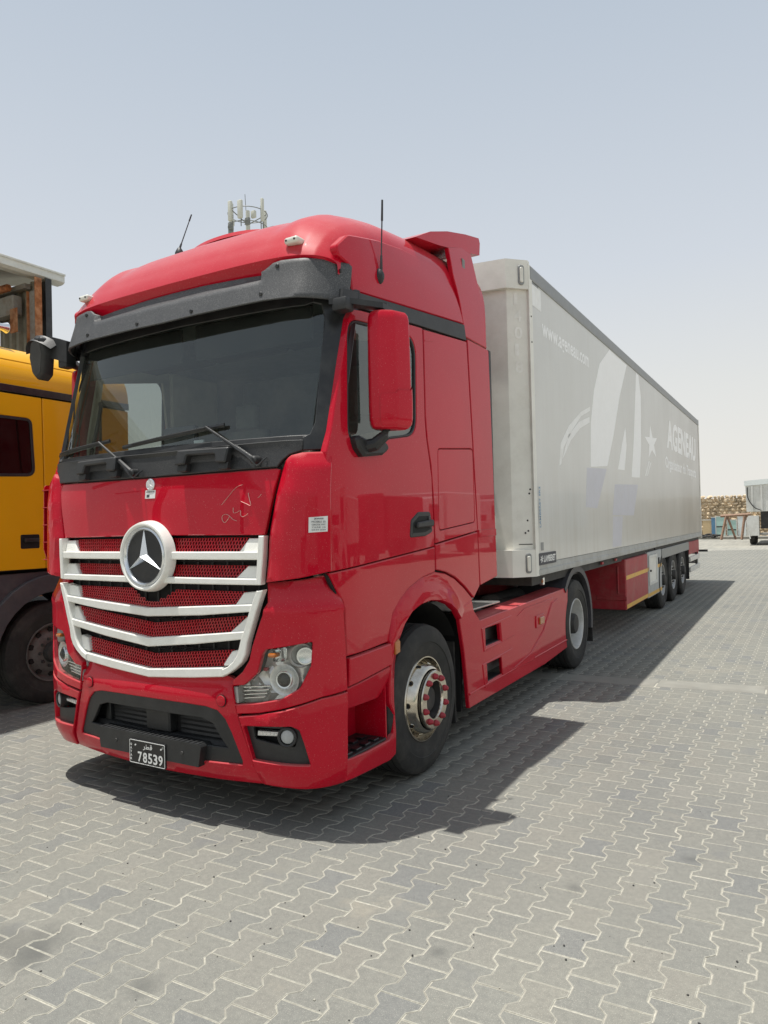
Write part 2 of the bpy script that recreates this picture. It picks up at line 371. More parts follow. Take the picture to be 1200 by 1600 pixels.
def pip(x, y, poly):
    c = False; n = len(poly); j = n-1
    for i in range(n):
        xi, yi = poly[i]; xj, yj = poly[j]
        if (yi > y) != (yj > y) and x < (xj-xi)*(y-yi)/(yj-yi)+xi: c = not c
        j = i
    return c
def plate(poly, fm, off=0, thick=.02, bev=.004, res=0, holes=(), offf=None):
    """a panel cut to a 2D outline (with holes), laid on the surface fm(u, v, off), with thickness and chamfered edges"""
    O = subdiv(poly, res); I = inset(O, bev)
    H = [subdiv(h, res) for h in holes]; HI = [inset(h, -bev) for h in H]
    pts = []; edges = []
    for L in [I]+HI:
        b = len(pts); pts += L; edges += [(b+i, b+(i+1) % len(L)) for i in range(len(L))]
    if res:
        us = [p[0] for p in O]; vs_ = [p[1] for p in O]
        nu = max(1, int((max(us)-min(us))/res)); nv = max(1, int((max(vs_)-min(vs_))/res))
        gp = []
        for i in range(nu+1):
            for j in range(nv+1):
                x = min(us)+(i+.5)*res*.999+.00013*j; y = min(vs_)+(j+.5)*res*.999
                if pip(x, y, I) and not any(pip(x, y, h) for h in HI):
                    if all((x-q[0])**2+(y-q[1])**2 > (res*.45)**2 for q in pts): gp.append((x, y))
        pts += gp
    r = delaunay_2d_cdt([Vector(p) for p in pts], edges, [], 0, 1e-6)
    V2 = [tuple(p) for p in r[0]]; F = []
    for t in r[2]:
        cx = sum(V2[i][0] for i in t)/3; cy = sum(V2[i][1] for i in t)/3
        if pip(cx, cy, I) and not any(pip(cx, cy, h) for h in HI): F.append(list(t))
    of = offf or (lambda u, v: 0)
    V = [fm(u, v, off+of(u, v)) for u, v in V2]
    for t in F:
        if area2([V2[i] for i in t]) < 0: t.reverse()
    for L, LI, hole in [(O, I, False)]+[(h, hi, True) for h, hi in zip(H, HI)]:
        n = len(L); a = len(V)
        V += [fm(u, v, off+of(u, v)) for u, v in LI]; V += [fm(u, v, off-bev+of(u, v)) for u, v in L]; V += [fm(u, v, off-thick+of(u, v)) for u, v in L]
        sg = (area2(L) > 0) != hole
        for i in range(n):
            j = (i+1) % n
            for k in (0, 1):
                q = (a+k*n+i, a+(k+1)*n+i, a+(k+1)*n+j, a+k*n+j); F.append(q if sg else q[::-1])
    return V, F

# plan curve of the red cab: arc length s from the centre line -> x, y set-back; yc(z) is the rake of the centre line
_PX = [0, .25, .5, .75, .9, 1.0, 1.09, 1.165, 1.215, 1.238, 1.24, 1.24, 1.24]; _PY = [0, .002, .009, .022, .038, .060, .102, .168, .258, .36, .44, 1.0, 4.0]
_pl = smoothpath([(-.25, .002, 0)]+[(a, b, 0) for a, b in zip(_PX, _PY)], 24)[24:]
_ps = [0]
for _a, _b in zip(_pl, _pl[1:]): _ps.append(_ps[-1]+(_b-_a).length)
import bisect
def interp(x, X, Y):
    if x <= X[0]: return Y[0]
    if x >= X[-1]: return Y[-1]
    i = bisect.bisect_right(X, x)-1; t = (x-X[i])/(X[i+1]-X[i]); return Y[i]*(1-t)+Y[i+1]*t
_ZC = [.0, .25, .35, .6, .9, 1.4, 1.9, 2.06, 2.2, 3.0, 3.2, 3.4]; _YC = [.15, .105, .08, .07, .07, .07, .08, .10, .13, .325, .37, .40]
def yc(z): return interp(z, _ZC, _YC)
def FM(s, z, off=0):
    a = abs(s); i = min(max(bisect.bisect_right(_ps, a)-1, 0), len(_ps)-2)
    t = (a-_ps[i])/(_ps[i+1]-_ps[i]); p = _pl[i].lerp(_pl[i+1], t); d = (_pl[i+1]-_pl[i]).normalized()
    sg = 1 if s >= 0 else -1
    return (sg*(p.x+d.y*off), p.y-d.x*off+yc(z), z)
def FML(s, z, off=0): return FM(s, z, off)
def SM(y, z, off=0): return (1.24+off, y, z)
def mirror(vf): return [(-p[0], p[1], p[2]) for p in vf[0]], [list(f)[::-1] for f in vf[1]]
def sym(half):
    """close a half outline (s>=0, from centre to centre) into a full symmetric one"""
    return list(half)+[(-u, v) for u, v in reversed(half) if u > 1e-6]
def both(name, vf, mat, parent, **k):
    a = one(name, vf, mat, parent, **k); b = one(name, mirror(vf), mat, parent, **k); return a, b

def text2d(txt, size, font_off=0.0, shear=0.0, align='LEFT', sx=1.0, space=1.0):
    cu = bpy.data.curves.new('t', 'FONT'); cu.body = txt; cu.size = size; cu.offset = font_off; cu.shear = shear; cu.align_x = align; cu.space_character = space
    cu.resolution_u = 3; cu.fill_mode = 'FRONT'
    ob = bpy.data.objects.new('t', cu); COL.objects.link(ob)
    dg = bpy.context.evaluated_depsgraph_get(); dg.update(); me = bpy.data.meshes.new_from_object(ob.evaluated_get(dg))
    v = [(p.co.x*sx, p.co.y) for p in me.vertices]; f = [list(p.vertices) for p in me.polygons]
    bpy.data.objects.remove(ob); bpy.data.curves.remove(cu); bpy.data.meshes.remove(me); return v, f
def textfit(txt, u0, u1, v0, v1, fm, off, **k):
    """text scaled into the box u0..u1, v0..v1 of a surface map"""
    v, f = text2d(txt, 1, **k)
    if not v: return [], []
    xs = [p[0] for p in v]; ys = [p[1] for p in v]; a, b, c, d = min(xs), max(xs), min(ys), max(ys)
    return [fm(u0+(p[0]-a)/(b-a)*(u1-u0), v0+(p[1]-c)/(d-c)*(v1-v0), off) for p in v], f
def thick_text(vf, d):
    """give flat print a hair of thickness along d"""
    v, f = vf; n = len(v); return v+[(p[0]-d[0], p[1]-d[1], p[2]-d[2]) for p in v], f+[[i+n for i in q][::-1] for q in f]
# ================================================================== THE SETTING
def ground_mat():
    m, nt, b = newmat('far_yard_ground')
    c = ramp(nt, noise(nt, .35, 8, rough=.7), .3, .7, (.25, .245, .215, 1), (.32, .31, .275, 1))
    st = mul(nt, ramp(nt, noise(nt, 1.0, 4, stretch=(6.9, .25, 1)), .42, .62), .35); c = mixc(nt, st, c, (.45, .43, .365, 1))
    sa = mul(nt, ramp(nt, noise(nt, .12, 6, rough=.7), .5, .75), .45); c = mixc(nt, sa, c, (.50, .445, .345, 1))
    nt.links.new(c, b.inputs['Base Color']); b.inputs['Roughness'].default_value = .92; b.inputs['Specular IOR Level'].default_value = .2
    bump(nt, b, noise(nt, 30, 4), .3, .01); return m
GND = ground_mat()
g = MB()
xs = [-1500, -200, -60, -20, 0, 20, 60, 200, 1500]; ys = [-1500, -200, -60, -20, 0, 20, 60, 200, 1500]
gv = [(x, y, -.02) for x in xs for y in ys]; gf = [(i*9+j, (i+1)*9+j, (i+1)*9+j+1, i*9+j+1) for i in range(8) for j in range(8)]
g.add((gv, gf)).build('ground', GND, None, kind='structure', smooth=False)

# block paving: bone-shaped pavers 200 mm long, columns 146 mm apart, neighbours shifted by half a length
pavement = empty('pavement', (3, 5, 0), 'grey interlocking concrete block paving of the truck yard', None, kind='structure')
CAMP = Vector((3.4801, -2.979, 1.7347))
COLV = Vector((.0036, .2003)); ROWV = Vector((-.1465, -.1060)); P0 = Vector((3.210, .121))
prof_t = [0, .034, .068, .1323, .1663, .2003]; WN, WW = .0563, .0903
side = [(WW-.0016 if i in (0, 1, 4, 5) else WN-.0016) for i in range(6)]
outl = [(side[i], prof_t[i]-.10015) for i in range(6)]+[(-side[i], prof_t[i]-.10015) for i in range(5, -1, -1)]
outl = [(x, max(min(y, .0982), -.0982)) for x, y in outl]
def paver_shape(chf=.0034, dep=.0020, low=-.03, sides=True):
    n = len(outl); I = inset(outl, chf)
    v = [(x, y, 0) for x, y in I]+[(x, y, -dep) for x, y in outl]
    f = [list(range(n))]+[(n+i, n+(i+1) % n, (i+1) % n, i) for i in range(n)]; mi = [0]+[1]*n
    if sides:
        v += [(x, y, low) for x, y in outl]; f += [(2*n+i, 2*n+(i+1) % n, n+(i+1) % n, n+i) for i in range(n)]; mi += [1]*n
    return v, f, mi
LATV = -(ROWV+.5*COLV)/.1466; LONV = COLV/.2003
shear = lambda p: (p[0]*LATV.x+p[1]*LONV.x, p[0]*LATV.y+p[1]*LONV.y)
outl = [shear(p) for p in outl]
if area2(outl) < 0: outl.reverse()
def strip_y(x): return 4.40+.118*(x-.36)
cells = []
for a in range(-95, 200):
    for b in range(-75, 190):
        bb = b; x = P0.x+ROWV.x*bb+COLV.x*a; 
        # a counts along the column, b across; fold the half-length stagger so the field stays square to the view
        y = P0.y+ROWV.y*bb+COLV.y*(a+int(round(bb*.5)))
        x = P0.x+ROWV.x*bb+COLV.x*(a+int(round(bb*.5)))
        d = Vector((x, y, 0))-CAMP; zc = d.dot(_f)
        if zc < 1.2 or zc > 34: continue
        u = d.dot(_r2)/zc; v_ = d.dot(_u2)/zc
        mg = 1.6/zc
        if abs(u) > .5435+mg or v_ < -.7247-mg: continue
        if .07 < y-strip_y(x) < .26: continue
        if x < -13: continue
        inside = abs(u) < .56 and v_ > -.75 and not (-1.1 < x < 1.1 and .5 < y < 17)
        cells.append((zc if inside else zc+60, x, y))
cells.sort()
pv, pf, pm = paver_shape()
near_me = bpy.data.meshes.new('paver'); near_me.from_pydata(pv, [], pf); near_me.materials.append(PAV1); near_me.materials.append(CHF); near_me.polygons.foreach_set('material_index', pm)
rr = random.Random(3)
for zc, x, y in cells[:300]:
    o = bpy.data.objects.new('paver', near_me); COL.objects.link(o); o.parent = pavement
    o.location = (x-3+rr.uniform(-.0012, .0012), y-5+rr.uniform(-.001, .001), rr.uniform(-.0010, .0008)); o.rotation_euler = (rr.uniform(-.004, .004), rr.uniform(-.004, .004), rr.uniform(-.007, .007))
import numpy as np
rest = np.array([(x, y) for zc, x, y in cells[300:]]); K = len(rest); rg = np.random.default_rng(5)
pv2, pf2, pm2 = paver_shape(sides=False); base = np.array(pv2); n = len(base)
ang = rg.uniform(-.007, .007, K); ca, sa = np.cos(ang), np.sin(ang); tx, ty = rg.uniform(-.004, .004, (2, K))
VX = rest[:, 0:1]+ca[:, None]*base[None, :, 0]-sa[:, None]*base[None, :, 1]
VY = rest[:, 1:2]+sa[:, None]*base[None, :, 0]+ca[:, None]*base[None, :, 1]
VZ = base[None, :, 2]+tx[:, None]*base[None, :, 0]+ty[:, None]*base[None, :, 1]+rg.uniform(-.0010, .0008, K)[:, None]
co = np.stack([VX-3, VY-5, VZ], -1).reshape(-1, 3)
loops = []; starts = []; tot = []
bl = np.concatenate([np.array(f) for f in pf2]); bt = np.array([len(f) for f in pf2])
L = (bl[None, :]+(np.arange(K)*n)[:, None]).ravel(); T = np.tile(bt, K); S = np.concatenate([[0], np.cumsum(T)[:-1]])
me = bpy.data.meshes.new('paver_field'); me.vertices.add(K*n); me.vertices.foreach_set('co', co.ravel()); me.loops.add(len(L)); me.loops.foreach_set('vertex_index', L.astype(np.int32))
me.polygons.add(len(T)); me.polygons.foreach_set('loop_start', S.astype(np.int32)); me.polygons.foreach_set('loop_total', T.astype(np.int32))
me.materials.append(PAV2); me.materials.append(CHF); me.polygons.foreach_set('material_index', np.tile(np.array(pm2), K).astype(np.int32))
at = me.attributes.new('tone', 'FLOAT', 'FACE'); at.data.foreach_set('value', np.repeat(rg.uniform(0, 1, K), len(bt)).astype(np.float32))
me.update(calc_edges=True); me.validate()
fo = bpy.data.objects.new('paver_field', me); COL.objects.link(fo); fo.parent = pavement; fo['kind'] = 'stuff'
one('joint_sand', ([(-13, -3.5, -.0030), (30, -3.5, -.0030), (30, 34, -.0030), (-13, 34, -.0030)], [(0, 1, 2, 3)]), SND, pavement, smooth=False)
# the flush concrete band that crosses the yard
for i in range(-12, 24):
    x0 = i*.99+.2; x1 = x0+.975
    p = [(x0, strip_y(x0)+.0), (x1, strip_y(x1)+.0), (x1, strip_y(x1)+.325), (x0, strip_y(x0)+.325)]
    p = rnd(p, .012, 2); I = inset(p, .006)
    nn = len(p); v = [(a, b, .003) for a, b in I]+[(a, b, -.002) for a, b in p]+[(a, b, -.03) for a, b in p]
    f = [list(range(nn))]+[(nn+k, nn+(k+1) % nn, (k+1) % nn, k) for k in range(nn)]+[(2*nn+k, 2*nn+(k+1) % nn, nn+(k+1) % nn, nn+k) for k in range(nn)]
    one('edging_slab', (v, f), CNC, pavement)
# pebbles and crumbs lying on the paving
peb = MB(); rp = random.Random(11)
for i in range(620):
    x = rp.uniform(-3, 6); y = rp.uniform(-1.6, 8)
    if i % 3 == 0: x = 1.5+rp.gauss(0, 1.3); y = -.4+rp.gauss(0, .8)
    if -1.3 < x < 1.5 and y > .2: continue
    s = rp.choice((.0018, .0022, .0028, .0035, .005)); bm = bmesh.new(); bmesh.ops.create_icosphere(bm, subdivisions=1, radius=s)
    peb.add(([(x+v.co.x*rp.uniform(.7, 1.3), y+v.co.y*rp.uniform(.7, 1.3), s*.5+v.co.z*.6) for v in bm.verts], [[v.index for v in f.verts] for f in bm.faces]), rp.choice((0, 0, 1))); bm.free()
tag(peb.build('gravel_crumbs', [CHS, SND], None, kind='stuff', smooth=False), 'loose grit and small pebbles scattered over the paving', 'gravel')

# kerb and gravel strip at the far end of the yard
one('kerb', prism([(52.0, -.02), (52.0, .13), (52.03, .15), (53.6, .16), (53.6, -.02)], 'x', -30, 40), CNC, None, kind='structure')
# ---- stone wall
wall = empty('stone_wall', (3, 56, 0), 'tall rubble stone wall behind the trestle at the far end of the yard', 'wall')
one('wall_core', box(-26, 30, 56.15, 56.6, -.02, 2.95), STN, wall, smooth=False)
st = MB(); rs = random.Random(21); z = 0.0
while z < 2.95:
    h = rs.uniform(.2, .34); x = -26.0
    while x < 30:
        wd = rs.uniform(.2, .55) if -9 < x < 9 else rs.uniform(.5, .9); bm = bmesh.new(); bmesh.ops.create_icosphere(bm, subdivisions=1, radius=.5)
        a = rs.uniform(-.5, .5)
        pts = []
        for v in bm.verts:
            p = Vector((v.co.x*wd*1.05, v.co.z*h*1.15)); p = Vector((p.x*cos(a)-p.y*sin(a), p.x*sin(a)+p.y*cos(a)))
            pts.append((x+wd/2+p.x+rs.uniform(-.03, .03), 56.14+v.co.y*.36+rs.uniform(-.04, .04), z+h/2+p.y+rs.uniform(-.02, .02)))
        st.add((pts, [[v.index for v in f.verts] for f in bm.faces])); bm.free(); x += wd
    z += h*.92
st.build('stone', STN, wall, kind='stuff', ang=20)
# ---- trestle, boards, glazed frames and scrap by the wall
tr = empty('wooden_trestle', (-.3, 51, .0), 'brown wooden trestle with splayed legs standing before the stone wall', 'trestle')
def beam(p, q, w_, mat, name, par, d=None): return one(name, tube([p, q], w_, 4, r2=d), mat, par, ang=20)
beam((-1.16, 51, 1.62), (.70, 51, 1.70), .10, WOOD, 'top_beam', tr)
for p, q in (((-.80, 50.95, 1.6), (-1.12, 50.6, .0)), ((-.74, 51.05, 1.6), (-.27, 51.4, 0)), ((.34, 50.95, 1.62), (.14, 50.6, 0)), ((.40, 51.05, 1.6), (.72, 51.4, 0))):
    beam(p, q, .085, WOOD, 'leg', tr)
def frame_panel(name, x0, x1, z0, z1, y, pane, mull, label, cat):
    r = empty(name, ((x0+x1)/2, y, 0), label, cat); t = .06
    f = MB(); f.add(box(x0, x1, y-.03, y+.03, z1-t, z1)); f.add(box(x0, x1, y-.03, y+.03, z0, z0+t)); f.add(box(x0, x0+t, y-.03, y+.03, z0+t, z1-t)); f.add(box(x1-t, x1, y-.03, y+.03, z0+t, z1-t))
    f.build('frame', WHV, r)
    for m_ in mull: one('glazing_bar', box(x0+t, x1-t, y-.03, y+.02, m_-.04, m_+.04), CHS, r)
    one('pane', box(x0+t, x1-t, y-.005, y+.005, z0+t, z1-t), pane, r); return r
frame_panel('glazed_frame', -1.68, -1.02, .17, 1.62, 53.0, GRN, (.85,), 'tall pale green glazed window frame leaning left of the trestle', 'window frame')
frame_panel('glazed_frame', -.95, -.28, .17, 1.35, 53.1, GRN, (.62,), 'low bluish glazed frame behind the trestle legs', 'window frame')
def board(name, x0, x1, z0, z1, y, mat, label, cat):
    r = empty(name, ((x0+x1)/2, y, 0), label, cat)
    one('sheet', rbox(x0, x1, y-.02, y+.02, z0, z1, .008, 1), mat, r); one('edge_strip', box(x0-.03, x1+.03, y-.035, y+.035, z1, z1+.06), WHV, r); return r
board('white_board', -.25, .30, .17, 1.50, 53.2, WBD, 'plain white board leaning behind the right half of the trestle', 'board')
board('tan_board', -2.55, -1.98, .17, 1.32, 53.3, TAN, 'tan board leaning beside the rear end of the white semi-trailer', 'board')
board('blue_panel', -1.95, -1.70, .17, 1.5, 53.2, BLU, 'narrow blue panel between the tan board and the green glazed frame', 'panel')
sc = empty('scrap_tyre_heap', (-1.8, 50, 0), 'heap of black scrap rubber lying on the kerb beside the trestle', 'scrap heap')
rs = random.Random(5)
for i in range(4):
    c = (-2.35+i*.3, 52.2+rs.uniform(-.1, .1), .2+.05*(i % 2)); th = [(a, .22+.07*cos(k*pi/3)) for k, a in enumerate((-.06, -.03, .03, .06, .03, -.03, -.06))]
    prf = [(.07*cos(t*pi/4), .24+.07*sin(t*pi/4)) for t in range(9)]
    one('tyre_piece', rot(lathe(prf, 18, 'z', c), c, 'X', rs.uniform(-.4, .4)), RUB, sc)

# ---- white tipping trailer at the right edge
tp = empty('tipping_trailer', (2.2, 41, 0), 'white high-sided tipping trailer parked far away at the right edge', 'trailer')
b = MB(); b.add(prism([(1.02, 1.85), (1.0, 3.28), (3.5, 3.42), (3.5, 1.85)], 'y', 41, 49)); b.build('body', WHV, tp, smooth=False)
one('rim_rail', prism([(.94, 3.28), (.94, 3.56), (3.56, 3.70), (3.56, 3.42)], 'y', 40.93, 49.05), WBD, tp, smooth=False)
for x in (1.32, 1.78, 2.3, 2.85, 3.3): one('stiffener', rbox(x-.05, x+.05, 40.93, 40.999, 1.87, 3.28, .015, 1), WHV, tp)
one('hose', tube(smoothpath([(1.1, 40.9, 3.2), (1.12, 40.88, 2.6), (1.4, 40.88, 2.1), (1.75, 40.9, 1.9)]), .03, 6), CHS, tp)
one('tool_locker', prism([(1.03, .52), (1.03, 1.5), (1.12, 1.62), (1.62, 1.62), (1.62, .52)], 'y', 40.75, 41.6), WHV, tp, smooth=False)
one('chassis', box(1.7, 3.0, 41.2, 49, .9, 1.84), CHS, tp, smooth=False)
one('rear_bumper', rbox(1.1, 3.4, 40.9, 41.05, .55, .68, .02, 1), GAL, tp)
beam((1.02, 40.8, 1.4), (1.18, 40.7, .35), .03, WHV, 'strut', tp); beam((1.25, 40.8, .5), (1.05, 40.72, 1.0), .025, WHV, 'strut', tp)
for y in (42.2, 43.6):
    for x0 in (1.08, 2.95):
        wv = MB(); wv.add(lathe([(-.15, .30), (-.16, .48), (-.12, .52), (.12, .52), (.16, .48), (.15, .30)], 28, 'x', (x0+.17, y, .52))); wh = wv.build('wheel', RUB, tp)
        one('rim', lathe([(.10, .30), (.04, .24), (.06, .1), (.06, 0)], 20, 'x', (x0+.17, y, .52)), STL, wh); one('rim', lathe([(.10, .30), (.04, .24), (.06, .1), (.06, 0)], 20, 'x', (x0+.17, y, .52), -1), STL, wh)

# ---- open shed on the left, behind the yellow truck
sh = empty('open_shed', (-11, -4, 0), 'open metal shed with white gutter and rusty columns behind the yellow truck', 'shed')
one('gutter', prism([(-7.0, 6.0), (-7.0, 5.87), (-7.06, 5.84), (-7.2, 5.84), (-7.2, 6.0)], 'y', -16, 4.52), GUT, sh, smooth=False)
one('gutter_lip', rbox(-6.99, -6.975, -16, 4.525, 5.975, 6.01, .004, 1), GUT, sh)
one('roof_sheet', prism([(-7.2, 5.93), (-7.2, 5.99), (-17, 7.2), (-17, 7.14)], 'y', -16, 4.5), SHT, sh, smooth=False)
def hcol(x, y):
    one('column', box(x-.10, x+.10, y-.008, y+.008, 0, 5.62), GAL, sh); one('column_flange', box(x+.10, x+.115, y-.05, y+.07, 0, 5.82), RST, sh); one('column_flange', box(x-.115, x-.10, y-.05, y+.07, 0, 5.62), RST, sh)
for y in (4.02, -1.2, -6.4, -11.6): hcol(-7.10, y)
one('corner_trim', prism([(-6.96, 4.14), (-6.96, 4.25), (-7.5, 4.25), (-7.5, 4.235), (-6.98, 4.235), (-6.98, 4.14)], 'z', 0, 5.84), BLKG, sh, smooth=False)
cw = MB(); x = -17.0; pr = []
while x < -7.26: pr += [(x, 4.20), (x+.03, 4.145), (x+.09, 4.145), (x+.12, 4.20)]; x += .20
pr = [p for p in pr if p[0] < -7.25]; n = len(pr); cw.add(([(a, b, 0) for a, b in pr]+[(a, b, 5.85) for a, b in pr]+[(a, b+.015, 0) for a, b in pr]+[(a, b+.015, 5.85) for a, b in pr], [(i, i+1, n+i+1, n+i) for i in range(n-1)]+[(2*n+i+1, 2*n+i, 3*n+i, 3*n+i+1) for i in range(n-1)])); cw.build('wall_sheet', SHT, sh, ang=20)
one('eaves_beam', rbox(-17, -7.47, 3.9, 4.06, 5.28, 5.6, .01, 1), GAL, sh)
one('purlin', tube([(-17, 3.7, 5.72), (-7.5, 3.85, 5.70)], .06, 6), RST, sh)
one('brace', tube([(-7.45, 4.0, 5.0), (-8.2, 4.0, 5.26)], .025, 6), GAL, sh)
one('bracket_plate', rbox(-7.5, -7.3, 3.86, 3.875, 4.95, 5.35, .01, 1), RST, sh)
for k in range(9): one('rafter', box(-17, -7.3, -11.6+k*1.95, -11.5+k*1.95, 5.70, 5.78), GAL, sh)
# ---- telecom mast
ms = empty('antenna_mast', (-33.65, 40, 0), 'telecom mast with panel antennas on a ring above the red cab roof', 'mast')
one('pole', tube([(-33.6, 40, 0), (-33.6, 40, 27.3)], [.45, .16], 14), TWR, ms)
one('lightning_rod', tube([(-33.75, 40, 27.0), (-33.85, 40, 28.7)], .025, 5), TWG, ms)
def ring(z, r): return tube([(-33.6+r*cos(a), 40+r*sin(a), z) for a in [k*2*pi/32 for k in range(33)]], .035, 6, cap=False)
one('ring_rail', ring(27.0, 1.55), TWG, ms); one('ring_rail', ring(25.9, 1.55), TWG, ms)
for a, hh, ww in ((185, 2.15, .36), (355, 1.75, .22), (255, 1.5, .34), (290, 1.35, .42), (75, 1.7, .3)):
    a = radians(a); x = -33.6+1.62*cos(a); y = 40+1.62*sin(a)
    pa = one('panel_antenna', rbox(x-ww/2, x+ww/2, y-.12, y+.12, 26.35-.3, 26.35+hh-.25, .06, 3), TWR, ms)
    one('mount_pipe', tube([(x*.9+-33.6*.1, y*.9+4.0, 25.5), (x*.9-33.6*.1, y*.9+4, 27.3)], .04, 6), TWG, ms)
for a, z in ((200, 27.0-.5), (225, 26.0), (330, 26.5), (310, 25.9), (215, 25.6)):
    a = radians(a); x = -33.6+1.35*cos(a); y = 40+1.35*sin(a)
    one('radio_unit', rbox(x-.2, x+.2, y-.12, y+.12, z-.28, z+.28, .05, 2), TWG if z < 26.2 else TWR, ms)
for a in (20, 140, 260): one('support_arm', tube([(-33.6, 40, 26.2), (-33.6+1.55*cos(radians(a)), 40+1.55*sin(radians(a)), 26.85)], .04, 6), TWG, ms)

for o_ in ms.children: o_.location.z -= .55
# ---- what stands beyond the right edge of the frame and shows only as reflections in the paint
bw = empty('boundary_wall', (24, 10, 0), 'long pale boundary wall across the yard, outside the frame, mirrored in the doors', 'wall')
one('wall_panel', box(24, 24.3, -40, 50, 0, 2.3), CNC, bw, smooth=False)
one('coping', box(23.93, 24.37, -40, 50, 2.3, 2.42), GUT, bw, smooth=False)
rt = random.Random(8)
for k, (y, L_, H, mt, nm) in enumerate(((13.5, 4.0, 2.0, WHV, 'white'), (21.5, 3.0, 2.2, TRED, 'dark red'), (27, 4, 2.5, WBD, 'plain white'), (34.5, 6, 2.6, GRP, 'grey'), (46, 6, 3.0, BLU, 'blue'), (56, 7, 3.2, TAN, 'tan'), (-14, 6, 3.0, GRN, 'pale green'))):
    v_ = empty('parked_lorry', (14.3, y, 0), nm+' lorry parked across the yard, outside the frame, mirrored in the doors', 'lorry', 'lorries parked across the yard')
    one('box_body', rbox(13.1, 15.6, y, y+L_, 1.05, H+.6, .05, 1), mt, v_)
    one('cab', prism([(y-2.1, .5), (y-2.1, 1.6), (y-1.75, 2.75), (y-.25, 2.9), (y-.2, .5)], 'x', 13.2, 15.5), mt, v_, smooth=False)
    one('side_window', rbox(13.16, 13.20, y-1.75, y-.9, 1.75, 2.5, .01, 1), BLKG, v_)
    one('front_grille', rbox(13.7, 15.0, y-2.13, y-2.09, .8, 1.4, .02, 1), BLK, v_); one('windscreen', rbox(13.4, 15.3, y-2.08, y-2.05, 1.7, 2.0, .01, 1), BLKG, v_)
    one('chassis', box(13.5, 15.3, y-.1, y+L_, .6, 1.0), CHS, v_, smooth=False)
    for yy in (y-1.2, y+L_-1.3):
        for x_ in (13.3, 15.3): one('wheel', lathe([(-.15, 0), (-.15, .42), (-.1, .5), (.1, .5), (.15, .42), (.15, 0)], 20, 'x', (x_, yy, .5)), RUB, v_)

